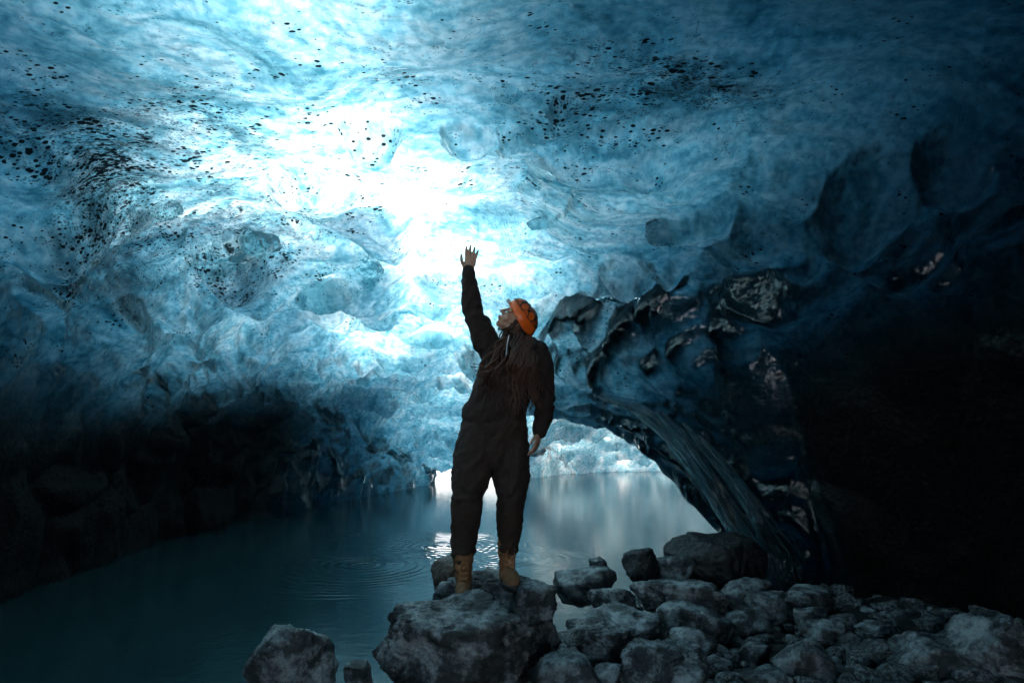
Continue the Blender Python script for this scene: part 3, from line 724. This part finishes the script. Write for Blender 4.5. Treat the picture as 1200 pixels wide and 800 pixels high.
def curve(pts, k=6):
    P = [np.array(p, float) for p in pts]; out = []
    for i in range(len(P)-1):
        p0, p1, p2, p3 = P[max(i-1, 0)], P[i], P[i+1], P[min(i+2, len(P)-1)]
        for j in range(k):
            t = j/k; out.append(.5*((2*p1)+(-p0+p2)*t+(2*p0-5*p1+4*p2-p3)*t*t+(-p0+3*p1-3*p2+p3)*t**3))
    out.append(P[-1]); return out
def limb(pts, seg=20, k=5):
    """pts rows: x y z a b"""
    c = curve([p[:3] for p in pts], k); r = curve([(p[3], p[4], 0) for p in pts], k)
    return loft(c, [(max(q[0], .002), max(q[1], .002)) for q in r], seg)
def ell(c, r, rot=None, sub=3):
    V, F = ICO[sub]; V = V*np.array(r)
    if rot is not None: V = V@rot.T
    return V+np.array(c), [tuple(f) for f in F]
def join(parts):
    V, F, n = [], [], 0
    for v, f in parts:
        V.append(v); F += [tuple(int(i)+n for i in q) for q in f]; n += len(v)
    return np.concatenate(V), F
def remesh(parts, vox, smooth=6, fac=.5):
    V, F = join(parts); o = mesh_obj('tmp', V, F)
    m = o.modifiers.new('r', 'REMESH'); m.mode = 'VOXEL'; m.voxel_size = vox; m.use_smooth_shade = True
    m = o.modifiers.new('s', 'SMOOTH'); m.factor = fac; m.iterations = smooth
    bpy.context.view_layer.update(); dg = bpy.context.evaluated_depsgraph_get(); ev = o.evaluated_get(dg)
    me_ = bpy.data.meshes.new_from_object(ev); bpy.data.objects.remove(o)
    return me_
def mesh_np(me_):
    V = np.empty(len(me_.vertices)*3, np.float32); me_.vertices.foreach_get('co', V); N = np.empty_like(V); me_.vertices.foreach_get('normal', N)
    return V.reshape(-1, 3).astype(float), N.reshape(-1, 3).astype(float)
def finish(me_, name, mat, parent, fn=None):
    if fn:
        V, N = mesh_np(me_); V = V+N*fn(V)[:, None]; me_.vertices.foreach_set('co', V.astype(np.float32).ravel()); me_.update()
    me_.name = name; me_.materials.clear(); me_.materials.append(mat); me_.shade_smooth()
    o = bpy.data.objects.new(name, me_); coll.objects.link(o); o.parent = parent; return o
def simple(name, col, rough=.7, bump=0, bs=60, var=0.3, **kw):
    M = Mat(name); P = M.coord()
    n = M.noise(P, bs*.3, 5, .65)
    c = M.mix(n, tuple(x*(1-var) for x in col), tuple(min(x*(1+var), 1) for x in col))
    a = dict(Base_Color=c, Roughness=rough, **kw)
    if bump: a['Normal'] = M.n('Bump', Strength=bump, Distance=.004, Height=M.noise(P, bs, 4, .6))
    return M.surf(M.n('BsdfPrincipled', **a).outputs[0])
SKIN = simple('skin', (.50, .27, .175), .5, .2, 200, .12)
CLOTH = simple('black_brown_fleece', (.028, .014, .010), .92, .7, 500, .35)
TROU = simple('dark_brown_trousers', (.036, .021, .015), .85, .6, 350, .3)
LEA = simple('tan_nubuck', (.24, .105, .045), .75, .6, 90, .45)
SOLE = simple('black_rubber', (.018, .015, .013), .6, .5, 120)
LACE = simple('yellow_brown_lace', (.42, .22, .09), .8)
ORANGE = simple('orange_helmet_shell', (.95, .15, .015), .3, 0, 20, .06)
BLACKP = simple('black_helmet_plastic', (.012, .012, .013), .4)
GREYP = simple('grey_lamp_plastic', (.55, .57, .58), .35)
LIP = simple('lips', (.36, .12, .10), .45)
BROW = simple('eyebrow_hair', (.02, .012, .009), .8)

# ---- head frame: face turned up and to the left of the picture
f_ = np.array([-.66, -.36, .62]); f_ /= np.linalg.norm(f_)
u_ = np.array([.72, -.16, .68]); u_ -= f_*(u_@f_); u_ /= np.linalg.norm(u_)
r_h = np.cross(-f_, u_)                       # local x
HR = np.stack([r_h, -f_, u_], 1)              # columns: x, y(back), z(up)
HC = np.array([.158, -.02, 1.622])
def hp(p): return HR@np.array(p, float)+HC
def hell(c, r, sub=3): return ell(hp(c), r, HR, sub)
head = [hell((0, .018, .035), (.074, .094, .088), 4), hell((0, -.028, -.04), (.057, .060, .066), 4), hell((0, -.060, -.092), (.023, .020, .018)),
        hell((0, -.050, -.070), (.040, .034, .030)), hell((.034, -.062, -.032), (.024, .022, .024)), hell((-.034, -.062, -.032), (.024, .022, .024)),
        hell((0, -.074, .028), (.046, .016, .014)), hell((.052, -.01, -.062), (.012, .036, .020)), hell((-.052, -.01, -.062), (.012, .036, .020))]
V, F = loft([hp((0, -.084, .018)), hp((0, -.096, -.006)), hp((0, -.108, -.026))], [.007, .0085, .0115], 10); head.append((V, F))
head += [hell((.010, -.096, -.030), (.008, .009, .007), 2), hell((-.010, -.096, -.030), (.008, .009, .007), 2),
         hell((0, -.090, -.053), (.022, .009, .0065), 2), hell((0, -.087, -.065), (.019, .009, .0075), 2)]
for sx in (1, -1): head += [hell((sx*.073, .012, -.018), (.009, .018, .030), 3), hell((sx*.031, -.078, .006), (.014, .009, .009), 2)]
neck = loft([(.118, .015, 1.44), (.125, .012, 1.50), hp((0, .030, -.075)), hp((0, .02, -.02))], [(.062, .058), (.052, .05), (.05, .05), (.05, .05)], 20)
# ---- skeleton of the figure (x right, y away from the camera, z up; metres)
S1, E1, W1 = (-.005, .01, 1.455), (-.108, -.02, 1.700), (-.134, -.06, 1.915)
S2, E2, W2 = (.292, .01, 1.425), (.322, .03, 1.170), (.292, -.03, .945)
def hand(wrist, d, n, side, spread, curl, L=.165):
    """d: towards the fingers, n: palm normal, side: towards the thumb"""
    w0 = np.array(wrist, float); d = np.array(d, float); d /= np.linalg.norm(d); s = np.array(side, float); s -= d*(s@d); s /= np.linalg.norm(s); nn = np.array(n, float); nn -= d*(nn@d)+s*(nn@s); nn /= np.linalg.norm(nn)
    pl = L*.50; parts = []
    parts.append(loft([w0-d*.02, w0+d*.012, w0+d*pl*.5, w0+d*pl*.93], [(.021, .016), (.024, .015), (.036, .014), (.037, .011)], 16, up=tuple(nn)))
    for k, (off_, ln) in enumerate(((.029, .42), (.0105, .47), (-.0085, .44), (-.027, .35))):
        b0 = w0+d*pl*.80+s*off_*.9; dirk = d+s*(off_*spread*8); dirk /= np.linalg.norm(dirk)
        pts = [b0]; c = 0
        for j, q in enumerate((.5, .30, .22)):
            c += curl*(.6 if j == 0 else 1.0)*(1+.15*k); dd = dirk*math.cos(c)+nn*math.sin(c); pts.append(pts[-1]+dd*L*ln*q*1.12)
        parts.append(loft(pts, [.0092, .0085, .0078, .0062], 10))
    t0 = w0+d*pl*.22+s*.022; t1 = t0+(s*.75+d*.7+nn*.25)*.034; t2 = t1+(s*.35+d*.95+nn*.2)*.028; t3 = t2+(s*.2+d+nn*.2)*.018
    parts.append(loft([t0, t1, t2, t3], [.013, .0105, .0095, .007], 10)); return parts
hand1 = hand(W1, (.17, -.10, 1), (.25, -1, .1), (-1, -.15, .1), .75, .09)
hand2 = hand(W2, (-.28, -.22, -1), (-.9, .4, 0), (-.35, -.9, 0), .15, .26, .16)
arm1 = limb([(*S1, .05, .05), (*E1, .036, .038), (*W1, .024, .020)])
arm2 = limb([(*S2, .05, .05), (*E2, .038, .038), (*W2, .024, .020)])
torso = limb([(.02, .03, .90, .15, .10), (.04, .02, 1.10, .12, .09), (.11, .02, 1.32, .145, .10), (.13, .02, 1.44, .11, .07)])
legsb = [limb([(-.075, .02, .93, .085, .09), (-.128, .0, .56, .058, .062), (-.155, .02, .20, .04, .045), (-.155, .02, .08, .035, .04)]),
         limb([(.115, .04, .93, .085, .09), (.120, .02, .60, .058, .062), (.112, .08, .26, .04, .045), (.112, .08, .14, .035, .04)])]
body = remesh(head+[neck, arm1, arm2, torso]+hand1+hand2+legsb, .0042, 2, .5)
body.name = 'person'; body.materials.clear(); body.materials.append(SKIN); body.shade_smooth()
person = bpy.data.objects.new('person', body); coll.objects.link(person)
tag(person, 'person in orange helmet and dark clothes standing on the boulders, a hand raised', 'person')
# face details
def part(name, parts, mat, parent=None, label=None):
    V, F = join(parts); o = mesh_obj(name, V, F, mat, parent or person); 
    if label: o['label'] = label
    return o
for sx in (1, -1):
    part('eyebrow', [loft([hp((sx*.014, -.090, .030)), hp((sx*.030, -.088, .037)), hp((sx*.047, -.074, .031))], [.0035, .004, .002], 8)], BROW)
    part('eyelashes', [loft([hp((sx*.018, -.0875, .003)), hp((sx*.031, -.0905, -.001)), hp((sx*.044, -.078, .004))], [.0014, .0022, .0014], 8)], BROW)
part('lips', [hell((0, -.0965, -.0535), (.019, .0045, .0048), 3), hell((0, -.093, -.0645), (.017, .0048, .0052), 3)], LIP)

# ---- trousers
def wr(V, a, sc, seed):
    q = V@np.array([[.8, 0, .6], [0, 1, 0], [-.6, 0, .8]]); return a*(.5-np.abs(fbm(q*np.array([sc*1.5, sc, sc*.8])+seed, 3, .6))*1.6)*.8
def folds(V, lo, hi, zc, seed):
    """bunched cross folds"""
    w_ = np.exp(-((V[:, 2]-zc)/hi)**2); return w_*lo*np.sin(V[:, 2]*(95)+5*fbm(V*5+seed, 2)+V[:, 0]*14)
tr_ = remesh([limb([(-.060, .03, .97, .115, .12), (-.098, .02, .82, .116, .118), (-.112, .01, .72, .118, .11), (-.128, .0, .62, .100, .102), (-.137, -.01, .53, .088, .094), (-.150, .01, .38, .078, .088), (-.158, .02, .27, .066, .076), (-.160, .02, .215, .060, .070)], 28),
              limb([(.105, .05, .97, .112, .12), (.118, .04, .82, .112, .115), (.122, .03, .72, .112, .108), (.126, .02, .63, .094, .10), (.122, .01, .58, .082, .092), (.116, .05, .44, .074, .086), (.112, .075, .34, .064, .074), (.110, .08, .285, .058, .068)], 28),
              limb([(.015, .03, .84, .135, .12), (.022, .03, .96, .195, .135), (.028, .03, 1.06, .175, .125)], 28)], .008, 6)
finish(tr_, 'trousers', TROU, person, lambda V: wr(V, .020, 5, 4)+wr(V, .008, 15, 44)+folds(V, .006, .055, .25, 1)+folds(V, .003, .05, .58, 9)*(V[:, 1] < .02))
# ---- jacket
def off3(p, dx=0, dy=0, dz=0): return (p[0]+dx, p[1]+dy, p[2]+dz)
jk = remesh([limb([(.015, .03, .985, .178, .130), (.020, .03, 1.03, .195, .138), (.045, .02, 1.12, .175, .128), (.085, .02, 1.24, .172, .135), (.118, .02, 1.34, .178, .132), (.135, .02, 1.425, .150, .105), (.130, .015, 1.485, .082, .075)], 30),
             limb([(.05, .02, 1.40, .085, .085), (*off3(S1, .0, 0, -.01), .082, .085), (-.065, -.005, 1.58, .069, .070), (*E1, .058, .060), (-.124, -.04, 1.80, .049, .050), (*off3(W1, .001, 0, -.02), .037, .036)], 24),
             limb([(.20, .02, 1.40, .085, .085), (*off3(S2, -.02, 0, 0), .080, .085), (.312, .02, 1.30, .068, .072), (*E2, .060, .064), (.318, .0, 1.05, .052, .054), (*off3(W2, .002, 0, .02), .044, .042)], 24),
             limb([(.128, .012, 1.46, .075, .07), (.130, .01, 1.50, .066, .064), (.132, .008, 1.535, .064, .062)], 24)], .0075, 5)
finish(jk, 'jacket', CLOTH, person, lambda V: wr(V, .018, 5, 30)+wr(V, .007, 14, 35)+.004*np.sin(V[:, 2]*70+7*fbm(V*5, 2))*(np.exp(-((V[:, 2]-1.68)/.07)**2)*(V[:, 0] < 0)+np.exp(-((V[:, 2]-1.16)/.07)**2)*(V[:, 0] > .25)))
part('jacket_hem', [loft([(.016, .03, .975), (.017, .03, .99), (.018, .03, 1.012)], [(.186, .137), (.194, .142), (.19, .138)], 40)], CLOTH)
part('zip', [loft(curve([(.110, -.085, 1.52), (.100, -.105, 1.46), (.094, -.118, 1.40)], 4), [(.004, .003)]*9, 8)], GREYP)
part('cuff', [loft([(*off3(W1, .002, .004, -.035),), (*off3(W1, 0, 0, -.015),), (*off3(W1, -.001, -.002, .002),)], [(.041, .040), (.042, .041), (.039, .038)], 20)], CLOTH)
part('cuff', [loft([(*off3(W2, .004, .004, .045),), (*off3(W2, .002, 0, .025),), (*off3(W2, 0, -.002, .008),)], [(.046, .044), (.047, .045), (.043, .041)], 20)], CLOTH)
for sx, x0 in ((-1, -.03), (1, .175)): part('pocket_zip', [loft([(x0, -.098, 1.16), (x0+.018*sx, -.100, 1.10), (x0+.034*sx, -.092, 1.04)], [(.0035, .003)]*3, 8)], BLACKP)
# ---- boots
def boot(cx, cy, z0, yaw, name='boot'):
    c, s = math.cos(yaw), math.sin(yaw)
    def T_(p): return (cx+p[0]*c-p[1]*s, cy+p[0]*s+p[1]*c, z0+p[2])
    def lb(rows, seg=22): return limb([(*T_(r[:3]), r[3]*1.22, r[4]*1.14) for r in rows], seg)
    up = remesh([lb([(0, .055, .045, .038, .045), (0, .055, .12, .040, .048), (0, .05, .20, .046, .054), (0, .05, .245, .050, .058)]),
                 lb([(0, .07, .045, .036, .036), (0, .0, .055, .040, .042), (0, -.07, .046, .044, .033), (0, -.115, .040, .040, .028)])], .006, 5)
    b = finish(up, 'boot', LEA, person, lambda V: .004*fbm(V*22, 3)+.0025*np.sin(V[:, 2]*120+3*fbm(V*8, 2))*(V[:, 2] > z0+.09))
    # sole: outline swept up
    th = np.linspace(0, 2*math.pi, 40, endpoint=False); ol = []
    for t in th:
        y = -.035+.130*math.sin(t); x = 1.2*math.cos(t)*(.046 if y < -.02 else .039)*(1-.12*math.exp(-((y-.0)/.03)**2)); ol.append((x, y))
    rows = [(-.002, .95), (.0, 1.0), (.012, 1.02), (.024, 1.0), (.03, .96)]; V = []; F = []
    for z, k in rows:
        for x, y in ol: V.append(T_((x*k, -.03+(y+.03)*k, z)))
    n = 40
    for i in range(len(rows)-1):
        for j in range(n): F.append((i*n+j, i*n+(j+1) % n, (i+1)*n+(j+1) % n, (i+1)*n+j))
    F.append(tuple(range(n))[::-1]); F.append(tuple((len(rows)-1)*n+j for j in range(n)))
    so = mesh_obj('sole', V, F, SOLE, b)
    q = []
    for k in range(6):
        z = .085+.026*k; y = .05-.0535-.0*k if k > 1 else (-.03 if k == 0 else -.0)
        yy = [-.046, -.026, -.010, -.007, -.007, -.009][k]; zz = [.079, .094, .120, .150, .180, .212][k]
        sx = 1 if k % 2 else -1
        q.append(loft([T_((-.026*sx, yy+.008, zz-.006)), T_((0, yy-.003, zz+.002)), T_((.026*sx, yy+.008, zz+.008))], [.0028]*3, 6))
        q.append(loft([T_((-.026*sx, yy+.008, zz+.008)), T_((0, yy-.004, zz+.002)), T_((.026*sx, yy+.008, zz-.006))], [.0028]*3, 6))
    q.append(loft(curve([T_((0, -.012, .215)), T_((-.02, -.03, .20)), T_((-.022, -.028, .165))], 3), [.0025]*7, 6))
    q.append(loft(curve([T_((0, -.012, .215)), T_((.02, -.032, .205)), T_((.026, -.026, .15))], 3), [.0025]*7, 6))
    V, F = join(q); mesh_obj('laces', V, F, LACE, b)
    return b
b1 = boot(-.150, -.045, .0, math.radians(4)); b2 = boot(.112, .045, zB-zA if zB and zA else .05, math.radians(14))

# ---- helmet
def shell(fn, nu=48, nv=20, mat=ORANGE, name='helmet', parent=person, thick=.004):
    V = []; F = []
    for lay in (1.0, 1-.05):
        for i in range(nv+1):
            for j in range(nu):
                a = 2*math.pi*j/nu; V.append(hp(fn(a, i/nv, lay)))
    n1_ = (nv+1)*nu
    for i in range(nv):
        for j in range(nu):
            a, b, c, d = i*nu+j, i*nu+(j+1) % nu, (i+1)*nu+(j+1) % nu, (i+1)*nu+j
            F.append((a, b, c, d)); F.append((d+n1_, c+n1_, b+n1_, a+n1_))
    for j in range(nu):
        F.append((j, j+n1_, (j+1) % nu+n1_, (j+1) % nu))
        e0 = nv*nu
        F.append((e0+j, e0+(j+1) % nu, e0+(j+1) % nu+n1_, e0+j+n1_))
    return mesh_obj(name, V, F, mat, parent)
def dome(a, t, lay, grow=1.0, lo=-1.0):
    # t 0 at the rim, 1 at the crown
    el = t*math.pi/2*.985; x = math.sin(a); y = math.cos(a)
    rimz = .012-.030*(.5+.5*y)+.022*max(-y, 0)
    k = math.cos(el)**.85*lay*grow
    return (x*.104*k, .012+y*.124*k, rimz*(1-t)**.7+(.118*grow*lay)*math.sin(el))
helmet = shell(lambda a, t, l: dome(a, t, l), name='helmet')
# black net of straps and vents over the crown, leaving the orange rim band
def arc(a0, t0, a1, t1, r=.0055, g=1.006, n=12):
    return loft([hp(dome(a0+(a1-a0)*k/n, t0+(t1-t0)*k/n, 1.0, g)) for k in range(n+1)], [(r, .002)]*(n+1), 8, up=tuple(u_))
net = []
for k in range(8):
    a = k*math.pi/4; net.append(arc(a, .34, a+.55, .78)); net.append(arc(a+.55, .34, a, .78))
net.append(arc(0, .36, 2*math.pi, .36, .006, 1.006, 40)); net.append(arc(0, .72, 2*math.pi, .72, .005, 1.006, 30))
part('helmet_pattern', net, BLACKP, helmet)
vents = []
for k in range(8):
    a = k*math.pi/4+.27; p = hp(dome(a, .55, 1.0, 1.005)); nrm = p-hp((0, .012, 0)); nrm /= np.linalg.norm(nrm)
    s = np.cross(nrm, u_); s /= np.linalg.norm(s); w_ = np.cross(s, nrm); R_ = np.stack([s, w_, nrm], 1); vents.append(ell(p, (.014, .010, .002), R_, 2))
for k in range(5):
    a = k*2*math.pi/5; p = hp(dome(a, .86, 1.0, 1.005)); nrm = p-hp((0, .012, 0)); nrm /= np.linalg.norm(nrm)
    s = np.cross(nrm, f_); s /= np.linalg.norm(s); w_ = np.cross(s, nrm); vents.append(ell(p, (.009, .012, .002), np.stack([s, w_, nrm], 1), 2))
for q in vents: part('vent', [q], BLACKP, helmet)
lb_ = part('headlamp', [ell(hp((0, -.124, .046)), (.020, .013, .013), HR, 3)], GREYP, helmet)
part('headlamp_lens', [ell(hp((0, -.134, .048)), (.011, .005, .008), HR, 3)], simple('clear_lens', (.75, .78, .8), .08), lb_)
part('headlamp_band', [arc(-1.1+math.pi, .30, 1.1+math.pi, .30, .008, 1.03, 20)], BLACKP, helmet)
for sx in (1, -1):
    part('chin_strap', [loft(curve([hp((sx*.083, -.030, .0)), hp((sx*.072, -.020, -.045)), hp((sx*.045, -.030, -.095)), hp((sx*.004, -.042, -.118))], 5), [(.0055, .0022)]*16, 8, up=tuple(r_h)),
                        loft(curve([hp((sx*.085, .045, -.01)), hp((sx*.076, .015, -.045)), hp((sx*.060, -.018, -.075))], 5), [(.005, .0022)]*11, 8, up=tuple(r_h))], BLACKP, helmet)
# ---- hair
M = Mat('long_brown_hair'); P = M.coord()
col = M.mix(M.noise(M.mapping(P, (60, 60, 4)), 3, 3), (.010, .005, .004), (.15, .062, .034))
HAIR = M.surf(M.n('BsdfPrincipled', Base_Color=col, Roughness=.42, Specular_IOR_Level=.4).outputs[0])
hr = np.random.default_rng(8); st_ = []
LK = [0, 0, .01, .7]
def lock(k, every=11):
    if k % every == 0: LK[:] = [hr.uniform(-1, 1), hr.uniform(0, 6.28), hr.uniform(.010, .024), hr.uniform(.45, .8)]
    return np.clip(LK[0]+hr.normal()*.10, -1.1, 1.1)
def strand(p, r0=.006):
    c = curve(p, 5); n = len(c); ph = LK[1]+hr.normal()*.25; am = LK[2]+hr.normal()*.003; fq = LK[3]
    for i in range(n): c[i] = c[i]+np.array([math.sin(ph+i*fq), .6*math.cos(ph*1.3+i*fq*.8), 0])*am*min(1, i/6)
    return loft(c, [(r0*(1-.75*(i/(n-1))**2), r0*.6*(1-.75*(i/(n-1))**2)) for i in range(n)], 6)
def front(x, z): return -.118-.025*math.exp(-((z-1.33)/.12)**2)+.28*max(abs(x-.12)-.06, 0)**1.3
for k in range(230):                        # over the shoulder and down the chest on the right of the picture
    sx = 1; u0 = lock(k); v0 = hr.uniform(-1, 1)
    a = hp((.072+.008*v0, .03+.055*u0, -.03)); 
    x1 = .185+.045*u0+.01*v0; x2 = .188+.060*u0+.018*v0; x3 = .180+.078*u0+hr.normal()*.012; zend = hr.uniform(1.04, 1.30)+.03*abs(u0)
    st_.append(strand([a, (x1+.01, -.065+.02*v0, 1.50), (x1, front(x1, 1.44)+.015*v0, 1.43), (x2, front(x2, 1.33)-.004+.012*v0, 1.33), (x3, front(x3, 1.2)+.008*v0+.02, (1.33+zend)/2), (x3-.012+.02*u0, -.105+.01*v0, zend)], hr.uniform(.004, .008)))
for k in range(55):                        # on the other side, hanging behind and beside the near shoulder
    u0 = lock(k); v0 = hr.uniform(-1, 1)
    a = hp((-.068, .035+.05*u0, -.045)) if k % 2 else hp((.03*v0, .09, -.05))
    x1 = .060+.030*u0; x2 = .03+.035*u0; x3 = -.005+.045*u0+hr.normal()*.012; zend = hr.uniform(1.12, 1.36)
    st_.append(strand([a, (x1+.03, -.05+.02*v0, 1.50), (x1, -.105+.012*v0, 1.42), (x2, -.128+.014*v0, 1.33), (x3, -.115+.016*v0, (1.33+zend)/2), (x3-.02, -.10+.02*v0, zend)], hr.uniform(.003, .0065)))
for k in range(40):                         # a few wisps in the gap under the raised arm
    v0 = hr.uniform(-1, 1); zend = hr.uniform(1.20, 1.34)
    st_.append(strand([hp((-.05, .07, -.04)), (.06, .0+.02*v0, 1.49), (-.01, -.085, 1.41), (-.045+.01*v0, -.07, 1.34), (-.065+.014*v0, -.05, zend)], .0035))
for k in range(120):                        # the back of the head under the helmet
    an = hr.uniform(-1.9, 1.9); x, y = math.sin(an)*.082, .012+math.cos(an)*.100
    st_.append(strand([hp((x, y, .02)), hp((x*1.03, y*1.03, -.03)), hp((x*.9, y*.95, -.08)), (.150+.05*hr.normal()*.6, .03+.03*hr.normal(), 1.50), (.160+.05*hr.normal()*.7, .09+.015*hr.normal(), 1.40)], .0065))
part('hair', st_, HAIR)
person.location = (FX, FY, zA if zA else .53); person.scale = (.99, .99, .99)
# ======================= light, sky, camera =============================
w = bpy.data.worlds.new('World'); scene.world = w; w.use_nodes = True
nt = w.node_tree; bg = nt.nodes['Background']
sky = nt.nodes.new('ShaderNodeTexSky'); sky.sky_type = 'NISHITA'; sky.sun_disc = False
sky.sun_elevation = SUN_EL; sky.sun_rotation = SUN_AZ; sky.air_density = 1.0; sky.dust_density = 4.0; sky.ozone_density = 1.0
nt.links.new(sky.outputs[0], bg.inputs['Color']); bg.inputs['Strength'].default_value = .12
L = bpy.data.lights.new('sun', 'SUN'); L.energy = 5.0; L.angle = math.radians(28); L.color = (1, .98, .95)
lo = bpy.data.objects.new('sun', L); coll.objects.link(lo)
lo.rotation_euler = Vector(SUN).to_track_quat('Z', 'Y').to_euler()
cam = bpy.data.cameras.new('camera'); co_ = bpy.data.objects.new('camera', cam); coll.objects.link(co_)
cam.sensor_width = 36; cam.lens = 24; cam.clip_start = .05; cam.clip_end = 5000
co_.location = (0, 0, EYE); co_.rotation_euler = (math.pi/2+PITCH, 0, 0)
scene.camera = co_
scene.view_settings.view_transform = 'Standard'; scene.view_settings.look = 'None'
scene.view_settings.exposure = 1.98; scene.view_settings.gamma = 1
cy = scene.cycles
cy.max_bounces = 7; cy.diffuse_bounces = 3; cy.glossy_bounces = 3; cy.transmission_bounces = 4; cy.transparent_max_bounces = 24; cy.volume_bounces = 0
cy.caustics_reflective = False; cy.caustics_refractive = False; cy.sample_clamp_indirect = 4
cy.use_denoising = True; cy.denoiser = 'OPENIMAGEDENOISE'
cy.use_adaptive_sampling = True; cy.adaptive_threshold = .03; cy.adaptive_min_samples = 16
print('script', time.time()-T0)
